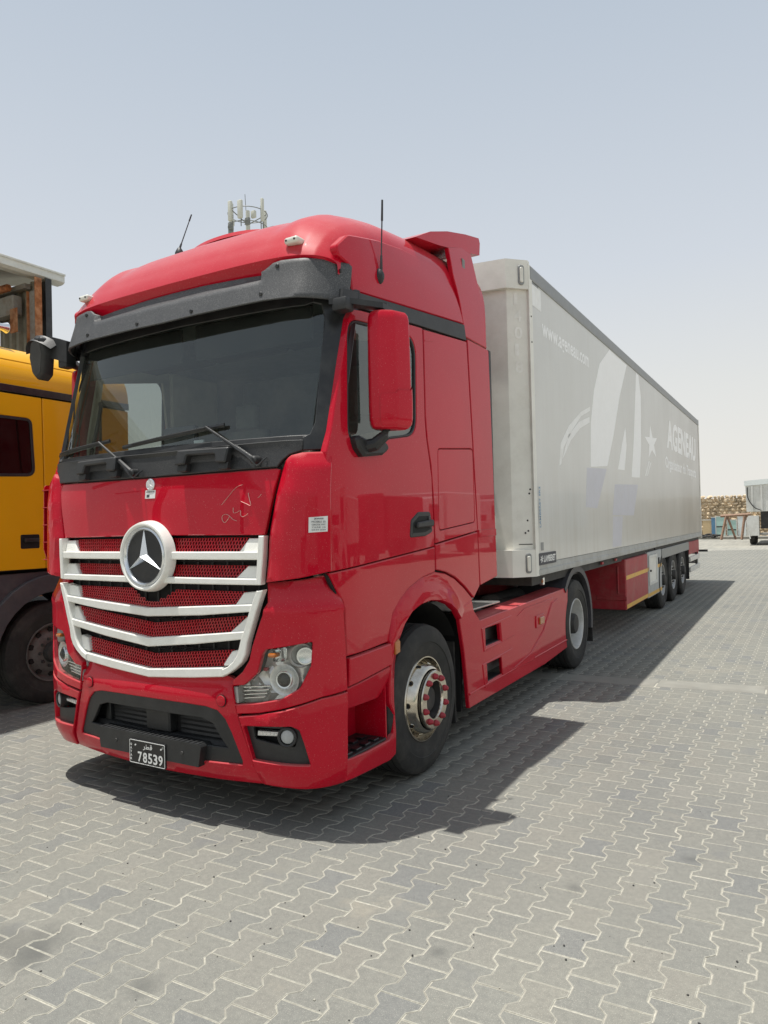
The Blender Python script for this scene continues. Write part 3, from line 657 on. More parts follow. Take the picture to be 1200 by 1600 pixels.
# ================================================================== wheels
def wheel(parent, kind, y, sgn, xo, r=.51, z=None):
    """a wheel with its outer sidewall at x = sgn*xo"""
    z = r if z is None else z; c = (sgn*xo, y, z)
    tp_ = [(-.29, .285), (-.295, .33), (-.31, .42), (-.30, r-.035), (-.285, r-.008)]
    gro = []
    for k in range(4):
        a = -.25+k*.06; gro += [(a, r), (a+.002, r-.012), (a+.010, r-.012), (a+.012, r)]
    tp_ += gro+[(-.025, r-.010), (-.008, r-.035), (.004, r-.075), (.006, r-.12), (.0, r-.125), (-.002, r-.145), (-.006, .345), (-.014, .315), (-.02, .292)]
    wh = one('wheel', lathe(tp_, 72, 'x', c, sgn), RUB, parent, origin=c, ang=28)
    if kind == 'steer':
        one('rim', lathe([(-.020, .292), (-.012, .288), (-.012, .280), (-.05, .276), (-.078, .270), (-.085, .266)], 64, 'x', c, sgn), CHR, wh, ang=40)
        # dished disc with hand holes, rising to the flange ring
        one('disc', lathe([(-.080, .268), (-.062, .256), (.012, .228), (.026, .216), (.030, .206)], 64, 'x', c, sgn), CHR, wh, ang=40)
        one('flange_groove', lathe([(.030, .206), (.012, .203), (.012, .197)], 48, 'x', c, sgn), BLKG, wh, ang=20)
        one('flange_ring', lathe([(.010, .198), (.055, .198), (.062, .192), (.062, .128), (.050, .121), (.0, .120)], 64, 'x', c, sgn), CHR, wh, ang=40)
        hub = MB(); hub.add(lathe([(.045, .121), (-.03, .110), (-.03, .085), (.02, .08), (.03, .055), (.03, 0)], 40, 'x', c, sgn)); hb = hub.build('hub', CHS, wh)
        for k in range(8):
            a = 2*pi*k/8+.2; one('hub_bolt', lathe([(0, .011), (.012, .011), (.016, .006), (.016, 0)], 6, 'x', (c[0]+sgn*.03, y+.042*cos(a), z+.042*sin(a)), sgn), CHS, hb) if False else None
        for k in range(10):
            a = 2*pi*k/10+.31; nc = (c[0]+sgn*.060, y+.159*cos(a), z+.159*sin(a))
            one('wheel_nut', lathe([(0, .0225), (.008, .0225), (.011, .0195), (.022, .0165), (.029, .009), (.030, 0)], 12, 'x', nc, sgn), NUT, wh)
        for k in range(10):
            a = 2*pi*k/10; hc = Vector((c[0]+sgn*(-.024), y+.2415*cos(a), z+.2415*sin(a))); nrm = Vector((sgn*.36, cos(a)*.93, sin(a)*.93)).normalized()
            q = nrm.to_track_quat('X', 'Z').to_matrix().to_4x4(); ring_ = lathe([(-.008, .0155), (.002, .0160), (.004, .020), (-.004, .0225)], 16, 'x'); dk = lathe([(.0005, .0155), (.001, 0)], 16, 'x')
            mm = MB(); M = Matrix.Translation(hc) @ q; mm.add(xf(ring_, M), 0); mm.add(xf(dk, M), 1); mm.build('hand_hole', [CHR, HOLE], wh)
    elif kind == 'drive':
        one('rim', lathe([(-.020, .292), (-.012, .288), (-.014, .278), (-.05, .268), (-.13, .262), (-.16, .255), (-.165, .235), (-.150, .20), (-.145, .16), (-.145, .11)], 56, 'x', c, sgn), STD, wh, ang=40)
        one('hub', lathe([(-.15, .125), (-.04, .115), (-.02, .10), (-.015, .0)], 32, 'x', c, sgn), CHS, wh)
        for k in range(10):
            a = 2*pi*k/10+.31; one('wheel_nut', lathe([(0, .017), (.025, .015), (.03, 0)], 6, 'x', (c[0]-sgn*.147, y+.159*cos(a), z+.159*sin(a)), sgn), STL, wh)
        for k in range(8):
            a = 2*pi*k/8; one('hand_hole', lathe([(-.001, .020), (.002, .020), (.002, 0)], 12, 'x', (c[0]-sgn*.150, y+.218*cos(a), z+.218*sin(a)), sgn), HOLE, wh)
        # inner twin tyre
        one('twin_tyre', lathe([(t-.34, q) for t, q in tp_], 48, 'x', c, sgn), RUB, wh)
    else:
        one('rim', lathe([(-.020, .292), (-.010, .290), (-.014, .278), (-.06, .262), (-.08, .24), (-.045, .19), (-.03, .165), (-.03, .10)], 48, 'x', c, sgn), STL if kind == 'trail' else RMD, wh, ang=40)
        one('hub', lathe([(-.03, .105), (.03, .095), (.045, .07), (.045, 0)], 28, 'x', c, sgn), CHS, wh)
        for k in range(10):
            a = 2*pi*k/10; one('wheel_nut', lathe([(0, .016), (.028, .014), (.03, 0)], 6, 'x', (c[0]-sgn*.030, y+.14*cos(a), z+.14*sin(a)), sgn), CHS, wh)
            a += .31; hc = (c[0]-sgn*.058, y+.218*cos(a), z+.218*sin(a)); one('hand_hole', lathe([(-.012, .029), (.006, .026), (.004, 0)], 12, 'x', hc, sgn), HOLE, wh)
    return wh

# ================================================================== THE WHITE SEMI-TRAILER
TY0, TY1, TX, TZ0, TZ1 = 3.60, 17.1, 1.29, 1.18, 4.22
T = empty('semi_trailer', (0, TY0, 0), 'long dirty white refrigerated box semi-trailer with faded lettering behind the red cab', 'trailer')
def TM(y, z, off=0): return (TX+off, y, z)
def body_plan(x, y0, d=0): return [(x, TY1), (x, y0), (x-.16, y0-.15+d), (.75, y0-.20+d), (0, y0-.22+d), (-.75, y0-.20+d), (-x+.16, y0-.15+d), (-x, y0), (-x, TY1)]
one('box_body', prism(body_plan(TX-.012, TY0+.03)[::-1], 'z', TZ0+.1, TZ1-.02), TRC, T, ang=12)
both('side_panel', plate(rnd([(TY0+.10, TZ0+.12), (TY1-.05, TZ0+.12), (TY1-.05, TZ1-.15), (TY0+.10, TZ1-.15)], .004), TM, 0, .012, .002), TRW, T)
both('bottom_rail', prism([(TX-.02, TZ0), (TX+.006, TZ0), (TX+.010, TZ0+.02), (TX+.010, TZ0+.055), (TX+.002, TZ0+.06), (TX+.002, TZ0+.115), (TX-.02, TZ0+.12)], 'y', TY0+.10, TY1), TRB, T, smooth=False)
both('top_rail', prism([(TX-.03, TZ1-.155), (TX+.008, TZ1-.155), (TX+.012, TZ1-.14), (TX+.012, TZ1-.03), (TX-.01, TZ1), (TX-.06, TZ1+.005)], 'y', TY0+.06, TY1), TRR, T, smooth=False)
both('corner_post', prism([(TX-.03, TY0+.03), (TX+.008, TY0+.01), (TX+.008, TY0+.11), (TX-.03, TY0+.11)], 'z', TZ0, TZ1-.02), TRC, T, smooth=False)
one('front_cap', prism(body_plan(TX+.004, TY0, -.02)[1:-1]+[(-TX-.004, TY0+.05), (TX+.004, TY0+.05)], 'z', TZ1-.27, TZ1+.01), TRC, T, ang=12)
one('front_sill', prism(body_plan(TX+.004, TY0, -.035)[1:-1]+[(-TX-.004, TY0+.04), (TX+.004, TY0+.04)], 'z', TZ0, TZ0+.26), TRC, T, ang=12)
one('roof_panel', box(-TX+.03, TX-.03, TY0, TY1, TZ1-.03, TZ1+.004), TRC, T, smooth=False)
one('rear_frame', prism([(-TX-.01, TZ0-.05), (TX+.01, TZ0-.05), (TX+.01, TZ1), (-TX-.01, TZ1)], 'y', TY1-.04, TY1+.05), TRC, T, smooth=False)
for s in (1, -1):
    one('rear_door', rbox(min(s*.01, s*1.22), max(s*.01, s*1.22), TY1+.05, TY1+.09, TZ0+.05, TZ1-.1, .01, 1), TRW, T)
    for x in (.35, .9): one('locking_bar', tube([(s*x, TY1+.12, TZ0+.05), (s*x, TY1+.12, TZ1-.12)], .017, 8), SIL, T)
# chamfer of the front corner: lamps and stacked digits
ca = Vector((TX-.16-TX, -.15, 0)).normalized()
def CM(u, z, off=0):   # u = distance along the chamfer from the outer edge inwards
    p = Vector((TX-.005, TY0+.012, z))+ca*u; nn = Vector((-ca.y, ca.x, 0)); nn = nn if nn.y < 0 else -nn; p += nn*off; return (p.x, p.y, z)
for z in (TZ1-.14, TZ0+.13):
    lm = one('corner_lamp_mount', plate(rnd([(.045, z-.095), (.045, z+.095), (.105, z+.095), (.105, z-.095)][::1], .028), lambda u, v, o: CM(u, v, o), .034, .012, .003), TRR, T)
    one('corner_lamp', plate(rnd([(.058, z-.075), (.058, z+.07), (.092, z+.07), (.092, z-.075)], .016), lambda u, v, o: CM(u, v, o), .046, .014, .004), LTW, lm)
for k, ch in enumerate('14018'):
    z = 3.86-k*.165; vf = textfit(ch, .140, .058 if ch != '1' else .10, z-.055, z+.06, CM, -.0155, font_off=.015); one('faded_digit', vf, GHD, T, smooth=False)
for z in (3.70, 3.45): one('rivet', lathe([(0, .009), (.006, .007), (.007, 0)], 8, 'x', (TX+.008, TY0+.06, z)), CHS, T)
for z, u in ((1.98, .03), (1.62, .05), (1.60, .08), (1.72, .055), (2.02, .02)): one('rivet', lathe([(0, .010), (.006, .008), (.006, 0)], 8, 'y', CM(u, z, -.018), -1), CHS, T)
one('seam', plate([(.01, 1.487), (.15, 1.487), (.15, 1.495), (.01, 1.495)], CM, -.014, .004, .001), CHS, T)
# side graphics, worn away to a ghost
def gfx(name, pts, mat, off=.0009): return one(name, plate(pts, TM, off, .0009, .0003), mat, T, smooth=False)
gfx('letter_stroke', [(5.83, 2.36), (6.72, 2.42), (7.14, 2.87), (7.61, 3.48), (8.18, 4.04), (7.04, 4.05), (6.45, 3.75), (6.10, 3.34), (5.90, 2.92)], GHO)
gfx('letter_stroke', [(8.32, 2.34), (8.96, 2.36), (9.14, 2.86), (9.22, 3.40), (9.25, 3.71), (9.08, 4.04), (8.90, 4.05), (8.78, 3.64), (8.58, 2.98)], GHO)
gfx('letter_stroke', [(7.37, 2.41), (7.81, 2.42), (8.00, 2.80), (7.95, 3.07), (7.66, 2.76)], GHO)
gfx('worn_patch', [(6.95, 1.76), (8.39, 1.75), (8.80, 2.24), (7.14, 2.19)], GHV, .0006)
gfx('worn_patch', [(5.55, 1.86), (6.10, 1.85), (6.68, 2.38), (5.64, 2.34)], GHV, .0006)
gfx('worn_patch', [(6.9, 1.32), (7.45, 1.32), (7.6, 1.74), (6.97, 1.74)], GHV, .0003)
gfx('swoosh', [(4.50, 2.30), (4.57, 2.32), (4.68, 2.51), (5.03, 2.73), (5.44, 2.94), (5.88, 3.06), (5.88, 3.11), (5.44, 2.99), (4.91, 2.77), (4.57, 2.54)][::-1], GHF)
gfx('swoosh', [(4.62, 2.38), (4.68, 2.41), (4.97, 2.61), (5.38, 2.79), (5.84, 2.91), (5.84, 2.98), (5.34, 2.86), (4.89, 2.66)][::-1], GHF)
stc = (10.13, 3.02); sp_ = []
for k in range(10):
    a = radians(98)+k*pi/5; q = (.62 if k % 2 == 0 else .24); sp_.append((stc[0]+q*cos(a)*1.02, stc[1]+q*sin(a)*.50))
gfx('star', sp_, GHO)
gfx('comet_dash', [(9.43, 2.41), (9.53, 2.41), (9.90, 2.68), (9.80, 2.68)], GHF); gfx('comet_dash', [(9.60, 2.42), (9.68, 2.42), (10.05, 2.67), (9.97, 2.67)], GHF)
def tprint(name, txt, u0, u1, v0, v1, mat, off=.0007, **k): return one(name, textfit(txt, u0, u1, v0, v1, TM, off, **k), mat, T, smooth=False)
tprint('faded_lettering', 'AGENEAU', 11.85, 16.42, 3.07, 3.66, GHO, font_off=.035, shear=.12)
for wd, a, b in (('Organisateur', 11.60, 13.85), ('d', 14.05, 14.22), ('e', 14.26, 14.42), ('Transports', 14.62, 16.30)):
    v0_, v1_ = (2.60, 2.90) if wd[0] == 'O' else (2.665, 2.90) if wd == 'd' else (2.665, 2.83) if wd == 'e' else (2.60, 2.90)
    tprint('faded_lettering', wd, a, b, v0_, v1_, GHO, font_off=.03)
tprint('faded_lettering', 'www.ageneau.com', 4.02, 5.88, 3.54, 3.72, GHO, font_off=.02)
gfx('sticker', [(3.73, 3.83), (4.0, 3.83), (4.0, 4.04), (3.73, 4.04)], GHF, .002)
gfx('dirt_outline', [(3.705, 3.80), (3.724, 3.80), (3.724, 4.045), (3.93, 4.045), (3.93, 4.064), (3.705, 4.064)], TRR, .0012)
lb = one('maker_plate', plate(rnd([(3.70, 1.28), (4.25, 1.28), (4.25, 1.395), (3.70, 1.395)], .004), TM, .014, .012, .002), INK, T)
one('maker_lettering', thick_text(textfit('LAMBERET', 3.84, 4.22, 1.305, 1.37, TM, .0155, font_off=.03), (.0012, 0, 0)), PRW, lb, smooth=False)
for k in range(3):
    a = k*pi/3+.2; p = [(3.775+.045*cos(a)-.006*sin(a), 1.338+.035*sin(a)+.006*cos(a)), (3.775-.045*cos(a)-.006*sin(a), 1.338-.035*sin(a)+.006*cos(a)), (3.775-.045*cos(a)+.006*sin(a), 1.338-.035*sin(a)-.006*cos(a)), (3.775+.045*cos(a)+.006*sin(a), 1.338+.035*sin(a)-.006*cos(a))]
    one('emblem_stroke', plate(p, TM, .0155, .0015, .0002), PRW, lb, smooth=False)
def VMt(u, v, o): return (TX+o, 3.752-v, 1.93+u)
one('small_print', thick_text(textfit('LAMBERET SR2', -.28, .12, -.022, .022, VMt, .0165, font_off=.015), (.001, 0, 0)), BLU, T, smooth=False)
gfx('sticker', [(3.79, 1.42), (3.88, 1.42), (3.88, 1.50), (3.79, 1.50)], TRR, .002)
# streaky dirt band near the rear top
# front wall equipment: refrigeration unit, battery box
ru = one('refrigeration_unit', rbox(-1.0, .62, 2.96, TY0-.20, 2.35, 4.0, .07, 3), TRC, T)
one('unit_grille', rbox(-.85, .47, 2.945, 2.965, 2.55, 3.1, .01, 1), CHS, ru)
one('unit_side_door', rbox(.615, .63, 3.03, TY0-.26, 2.45, 3.85, .005, 1), CHS, ru)
bb = one('battery_cover', rbox(.42, .98, 3.16, TY0-.17, 1.46, 1.80, .04, 3), TRC, T)
one('cover_strap', rbox(.80, .84, 3.15, TY0-.17, 1.455, 1.805, .01, 1), TRB, bb); one('latch', rbox(.86, .93, 3.135, 3.17, 1.60, 1.69, .008, 1), SIL, bb)
one('service_pipe', tube([(.70, 3.02, 4.0), (.70, 3.02, 1.2)], .03, 10), CHS, T)
# running gear
both('chassis_rail', rbox(.38, .50, TY0+.5, TY1, .78, TZ0-.01, .01, 1), TRED, T)
one('floor_frame', box(-1.22, 1.22, TY0+.1, TY1, TZ0-.10, TZ0-.005), CHS, T, smooth=False)
lp = one('marker_lamp', rbox(1.19, 1.235, 4.02, 4.06, 1.06, 1.14, .006, 1), SIL, T); one('lens', lathe([(0, .022), (.012, .02), (.02, 0)], 12, 'y', (1.215, 4.02, 1.10), -1), ORG, lp)
for y in (7.2, 6.4):
    one('marker_lamp', rbox(1.235, 1.262, y, y+.09, 1.115, 1.15, .006, 1), TRED, T)
both('landing_leg', rbox(.62, .76, 6.55, 6.69, .25, 1.1, .01, 1), CHS, T)
pb = one('pallet_box', rbox(.40, 1.265, 7.78, 9.55, .36, 1.10, .008, 1), TRED, T)
one('box_flange', rbox(.84, 1.28, 7.765, 7.79, .50, .56, .006, 1), TRED, pb); one('reinforcing_rib', rbox(1.15, 1.17, 7.755, 7.78, .60, 1.0, .006, 1), TRED, pb)
one('box_door', plate(rnd([(7.80, .37), (9.53, .37), (9.53, 1.09), (7.80, 1.09)], .006), lambda u, v, o: (1.27+o, u, v), 0, .02, .003), TRED, pb, label='faded red locker door with two yellow tapes')
for z in (.80, .375): one('reflective_tape', plate([(7.81, z), (9.53, z), (9.53, z+.06), (7.81, z+.06)], lambda u, v, o: (1.272+o, u, v), 0, .001, .0003), YTP, pb)
gb = one('grey_locker', rbox(.45, 1.262, 9.60, 10.98, .34, 1.12, .008, 1), GRP, T)
for z in (.80, .36): one('reflective_tape', plate([(9.62, z), (10.96, z), (10.96, z+.06), (9.62, z+.06)], lambda u, v, o: (1.265+o, u, v), 0, .001, .0003), YTP, gb)
one('inspection_frame', plate([(9.66, .55), (10.45, .55), (10.45, 1.06), (9.66, 1.06)], lambda u, v, o: (1.28+o, u, v), 0, .014, .004, holes=[[(9.73, .60), (10.38, .60), (10.38, 1.01), (9.73, 1.01)]]), WHV, gb)
one('inspection_pane', box(1.263, 1.266, 9.73, 10.38, .60, 1.01), TRC, gb)
one('lock', lathe([(0, .02), (.02, .018), (.02, 0)], 10, 'x', (1.28, 9.72, .80)), HOLE, gb); one('latch', rbox(1.262, 1.278, 10.62, 10.70, .86, .98, .004, 1), CHS, gb)
both('wheel_cover_strip', rbox(1.245, 1.272, 11.02, 14.78, .93, 1.115, .01, 1), TRR, T)
both('mud_guard', prism([(10.5, 1.12), (14.9, 1.12), (14.9, 1.16), (10.5, 1.16)], 'x', .9, 1.24), CHS, T, smooth=False)
for y in (11.12, 12.44, 13.76):
    for s in (1, -1): wheel(T, 'trail', y, s, 1.265, .53)
    one('axle', tube([(-.95, y, .53), (.95, y, .53)], .07, 10), CHS, T)
both('mud_flap', rbox(.88, 1.25, 14.86, 14.88, .24, 1.0, .004, 1), RUB, T)
both('tail_locker', rbox(.95, 1.24, 15.05, 16.95, .80, 1.10, .01, 1), TRED, T)
both('side_guard', rbox(1.20, 1.245, 15.25, 17.05, .62, .735, .008, 1), TRC, T); both('side_guard', rbox(1.20, 1.245, 15.25, 17.05, .37, .49, .008, 1), TRC, T)
both('guard_post', rbox(1.16, 1.20, 16.82, 16.9, .36, .82, .008, 1), CHS, T)
one('rear_bumper', rbox(-1.2, 1.2, 17.0, 17.08, .48, .60, .01, 1), GRP, T)
both('rubber_buffer', tube([(1.2, 17.18, .80), (1.42, 17.2, .80)], .03, 10), RUB, T)
one('lamp_board', rbox(-1.2, 1.2, 17.08, 17.14, .72, .98, .01, 1), TRED, T)

# ================================================================== THE YELLOW TRUCK (its left side, parked beside)
Y = empty('yellow_tractor_truck', (-4.25, 1.5, 0), 'yellow tractor truck with dark grey fenders parked left of the red truck', 'truck')
YX = -3.0
def YM(y, z, o=0): return (YX+o-(.05*max(0, (.35-y)/.35)**2), y, z)
cabp = [(.05, 1.35), (.02, 2.0), (.30, 3.0), (.42, 3.14), (2.42, 3.14), (2.42, 1.35)]
one('cab_body', prism(cabp, 'x', -5.47, YX-.035), HOLE, Y, smooth=False)
rf = []
for k in range(9):
    a = k/8*pi/2; rf.append((YX-.02-.42*(1-cos(a))**1.0, 3.16+.43*sin(a)))
prf = [(YX-.02, 3.13)]+rf+[(-5.48+.44, 3.59), (-5.45, 3.16), (-5.45, 3.13)]
one('roof_fairing', prism(prf, 'y', .30, 2.45), YEL, Y, ang=25)
one('roof_step', rbox(YX-.022, YX-.008, .32, 2.44, 3.375, 3.39, .004, 1), YEL, Y)
one('side_band', plate([(.30, 3.075), (2.44, 3.065), (2.44, 3.135), (.30, 3.145)], YM, .004, .03, .003), BLKG, Y)
dh = rnd([(.16, 2.22), (.40, 2.84), (1.27, 2.84), (1.30, 2.27)], [.05, .06, .07, .09])
one('door', plate(rnd([(.04, 1.37), (.06, 2.0), (.36, 3.06), (1.375, 3.055), (1.395, 1.36)], .01), YM, 0, .03, .005, res=.25, holes=[dh]), YEL, Y)
ws = one('window_seal', plate(inset(dh, .002), YM, .002, .02, .003, holes=[inset(dh, .028)]), BLK, Y)
one('window_glass', plate(inset(dh, .028), YM, -.008, .005, .001), GLY, Y)
one('door_handle', rbox(YX+.004, YX+.03, 1.16, 1.315, 1.625, 1.665, .01, 2), BLK, Y)
one('handle_recess', plate(rnd([(1.13, 1.56), (1.33, 1.56), (1.33, 1.70), (1.13, 1.70)], .02), YM, .002, .01, .003), HOLE, Y)
one('sleeper_panel', plate(rnd([(1.405, 1.36), (1.385, 3.055), (2.43, 3.05), (2.43, 1.36)], .01), YM, 0, .03, .005), YEL, Y)
one('side_moulding', plate([(.05, 1.455), (2.43, 1.455), (2.43, 1.475), (.05, 1.475)], YM, .008, .02, .004), YEL, Y)
one('cab_front', prism([(-5.46, 1.35), (YX-.06, 1.35), (YX-.06, 2.0), (-5.46, 2.0)], 'y', -.02, .06), YEL, Y, smooth=False)
one('bumper', rbox(-5.48, YX-.02, -.12, .35, .32, .9, .08, 3), FEN, Y)
one('windscreen', xf(prism([(-5.3, 0), (YX-.2, 0), (YX-.25, 1.0), (-5.25, 1.0)], 'y', 0, .01), Matrix.Translation((0, .03, 2.02)) @ Matrix.Rotation(radians(-15), 4, 'X')), GLY, Y, smooth=False)
def arc(cy, cz, r, a0, a1, n=14): return [(cy+r*cos(radians(a0+(a1-a0)*k/n)), cz+r*sin(radians(a0+(a1-a0)*k/n))) for k in range(n+1)]
WYc = (1.49, .51)
fe = [(-.0, 1.32), (-.02, .34), (.86, .34), (.84, .62)]+arc(1.49, .50, .635, 168, 12)+[(2.2, .62), (2.45, .9), (2.45, 1.33)]
one('fender_side', plate(fe, YM, -.012, .03, .006), FEN, Y)
fl = arc(1.49, .50, .80, 172, 8)+arc(1.49, .50, .625, 12, 168)
one('wheel_arch_flare', plate(fl, YM, .028, .05, .008), FEN, Y)
one('step_panel', plate(rnd([(.02, .36), (.82, .36), (.80, .60), (.80, .76), (.02, .76)], .02), YM, .012, .03, .006), FEN, Y)
one('wheel_well', prism([(.82, .5)]+arc(1.49, .50, .63, 170, 10)+[(2.16, 1.1), (2.16, 1.33), (.82, 1.33)], 'x', YX-.75, YX-.7), HOLE, Y, smooth=False)
one('wheel_liner', lathe([(-.70, .66), (0, .66)], 30, 'x', (YX-.03, 1.49, .5), 1, 0, pi), HOLE, Y)
for s_, xo in ((1, -3.0), (-1, 5.47)):
    pass
wheel(Y, 'trail2', 1.49, 1, YX-.03, .51); wheel(Y, 'trail2', 1.49, -1, 5.45, .51); wheel(Y, 'drive', 5.1, 1, YX-.03, .51); wheel(Y, 'drive', 5.1, -1, 5.45, .51)
one('chassis', box(-4.65, -3.85, .6, 6.1, .62, .92), CHS, Y, smooth=False); one('axle', tube([(-5.2, 1.49, .5), (-3.3, 1.49, .5)], .06, 8), CHS, Y)
one('side_tank', rbox(-3.75, -3.1, 2.5, 4.3, .38, 1.0, .08, 3), FEN, Y)
hn = one('air_horn', lathe([(0, .006), (.02, .02), (.25, .024), (.42, .035), (.47, .055), (.475, .052), (.40, .02)], 24, 'y', (-3.3, .74, 3.77)), SIL, Y)
one('horn_foot', rbox(-3.32, -3.28, 1.10, 1.14, 3.56, 3.76, .01, 1), SIL, hn)
both_x = None
one('mirror_arm', tube(smoothpath([(-2.98, .30, 2.9), (-2.80, .15, 2.92), (-2.74, .10, 2.6), (-2.80, .18, 2.25), (-2.98, .28, 2.2)]), .018, 8), BLK, Y)
one('mirror_head', rbox(-2.86, -2.60, .04, .14, 2.25, 2.85, .04, 3), BLK, Y)
# ================================================================== THE RED TRACTOR TRUCK
R = empty('red_tractor_truck', (0, 1.4, 0), 'glossy red tractor truck with white grille bars and a large silver star', 'truck')
def S2(y, z, o=0):      # side skin, tapering in towards the front corner
    return (1.24+o-(.026+.020*min(1, max(0, (z-2.2)/.4)))*(max(0, .55-y)/.28)**2, y, z)
def front(name, half, mat, off=0, thick=.03, bev=.004, res=.07, holes=(), offf=None, parent=R, **k):
    return one(name, plate(sym(half), FM, off, thick, bev, res, holes=[h for h in holes], offf=offf), mat, parent, **k)
def fboth(name, poly, mat, off=0, thick=.03, bev=.004, res=.06, holes=(), offf=None, parent=None, **k):
    vf = plate(poly, FM, off, thick, bev, res, holes=holes, offf=offf); par = parent or (R, R)
    return one(name, vf, mat, par[0], **k), one(name, mirror(vf), mat, par[1], **k)
def sboth(name, poly, mat, off=0, thick=.03, bev=.004, res=0, holes=(), offf=None, parent=None, **k):
    vf = plate(poly, S2, off, thick, bev, res, holes=holes, offf=offf); par = parent or (R, R)
    return one(name, vf, mat, par[0], **k), one(name, mirror(vf), mat, par[1], **k)

# ---- dark underlying structure so that gaps and openings read as depth
one('bulkhead', plate(sym([(0, .30), (1.0, .30), (1.15, .6), (1.2, 1.0), (1.2, 2.16), (0, 2.16)]), lambda s, z, o: FM(s, z, o-.10), 0, .03, .002, .12), HOLE, R)
for s in (1, -1):
    one('side_liner', (lambda p: p)(prism([(.48, .95), (.48, 2.17), (2.30, 2.28), (2.33, 1.2), (2.2, 1.0), (1.9, 1.2), (1.42, 1.24), (.95, 1.1), (.90, .99), (.75, .99), (.48, .99)], 'x', s*1.195, s*1.155)), HOLE, R, smooth=False)
    one('wheel_liner', lathe([(-.62, .67), (-.04, .67)], 30, 'x', (s*1.22, 1.41, .50), s, .55, pi-.62), HOLE, R)
    one('liner_front', box(min(s*.5, s*1.2), max(s*.5, s*1.2), .862, .868, .30, 1.0), HOLE, R); one('liner_rear', box(min(s*.5, s*1.18), max(s*.5, s*1.18), 2.06, 2.09, .25, 1.0), HOLE, R)
one('cab_floor', box(-1.15, 1.15, .25, 2.3, 1.22, 1.28), HOLE, R, smooth=False)
one('cab_rear_wall', box(-1.19, 1.19, 2.28, 2.33, 1.1, 3.86), GRYI, R, smooth=False)
one('headliner', box(-1.19, 1.19, .55, 2.28, 3.12, 3.16), GRYI, R, smooth=False)
for s in (1, -1): one('roof_side_trim', box(min(s*1.165, s*1.185), max(s*1.165, s*1.185), .62, 2.28, 3.0, 3.4), GRYI, R, smooth=False); one('rear_side_trim', box(min(s*1.165, s*1.185), max(s*1.165, s*1.185), 1.45, 2.28, 1.3, 3.0), GRYI, R, smooth=False)

# ---- roof
_RY = [.0, .02, .12, .27, .47, .77, 1.27, 1.97, 2.45]; _RZ = [3.325, 3.368, 3.515, 3.640, 3.742, 3.822, 3.885, 3.945, 3.965]
def zroof(yl): return interp(yl, _RY, _RZ)
rows = [(.085, 3.20), (.065, 3.250)]
k = 0.0
yl = 0.0
while yl < 2.46: rows.append((yl, None)); yl += .03 if yl < .3 else .07
rows.append((2.46, None)); NXR = 96; RV = []
def sm(v, w=.05):   # smoothed roof profile
    return (zroof(max(0, v-w))+2*zroof(v)+zroof(v+w))/4 if v > .0 else zroof(v)
for (yl, zz) in rows:
    for i in range(NXR+1):
        q = -1+2*i/NXR; q = math.copysign(abs(q)**.8, q); th = q*pi/2
        x = 1.190*math.copysign(abs(sin(th))**(1/2.7), sin(th)) if abs(th) > 1e-6 else 0; E = max(0, cos(th))**(1/2.7)
        # blend to an even spacing near the middle
        a = abs(x); po = interp(a, _PX, _PY)*.8
        z0 = 3.20
        zt = (zz if zz is not None else sm(yl)+.022*math.exp(-((a-.86)/.10)**2)*min(1, yl/.2)-.010*math.exp(-((a-.70)/.06)**2)*min(1, yl/.25)+.02*(1-(a/1.2)**2)*min(1, yl/.3))
        z = z0+(zt-z0)*(E if zz is None else 1)
        ysh = .290+po*(1 if yl < .6 else max(0, 1-(yl-.6)/.6))
        RV.append((x, ysh+yl, z))
nr = len(rows); RF = [(j*(NXR+1)+i, j*(NXR+1)+i+1, (j+1)*(NXR+1)+i+1, (j+1)*(NXR+1)+i) for j in range(nr-1) for i in range(NXR)]
RF.append([ (nr-1)*(NXR+1)+i for i in range(NXR+1)])
one('roof', (RV, RF), RED, R, ang=38)
sc_ = []
def airfoil(x0, x1, prof, n=24, arch=.0, taper=.0):
    V = []; F = []; m_ = len(prof)
    for i in range(n+1):
        t = -1+2*i/n; x = x0+(x1-x0)*i/n; k_ = (1-abs(t)**3*taper); dz = -arch*t*t
        yc_ = sum(p[0] for p in prof)/m_; zc_ = sum(p[1] for p in prof)/m_
        for p in prof: V.append((x, yc_+(p[0]-yc_)*max(.05, k_)+.15*arch*t*t*6, zc_+(p[1]-zc_)*max(.1, k_)+dz))
    for i in range(n):
        for j in range(m_): F.append((i*m_+j, i*m_+(j+1) % m_, (i+1)*m_+(j+1) % m_, (i+1)*m_+j))
    F.append(list(range(m_))[::-1]); F.append([n*m_+j for j in range(m_)]); return V, F
one('sunroof_hatch', airfoil(-.68, .40, [(.90, 3.850), (.92, 3.885), (1.0, 3.91), (1.45, 3.955), (1.45, 3.93), (.95, 3.862)], arch=.045, taper=.6), RED, R, ang=30)
one('hatch_base', rbox(-.58, .30, 1.0, 1.4, 3.78, 3.90, .03, 2), HOLE, R)
both('roof_side_panel', plate(rnd([(.57, 3.124), (.55, 3.275), (.455, 3.305), (.435, 3.36), (.56, 3.465), (.93, 3.555), (1.28, 3.615), (1.70, 3.65), (1.93, 3.635), (2.08, 3.56), (2.15, 3.42), (2.195, 3.30)], [.0, .02, .02, .04, .1, .2, .2, .2, .06, .05, .05, 0]), lambda y, z, o: (1.228+o-.022*(max(0, .80-y)/.36)**2-.055*(max(0, z-3.22)/.42)**2, y, z), .0, .05, .008, .09), RED, R, ang=24)
both('side_band', plate([(.46, 3.108), (2.19, 3.290), (2.225, 3.172), (1.44, 3.108), (.50, 3.022), (.44, 3.01)], S2, -.006, .03, .003, .12), BLK, R)
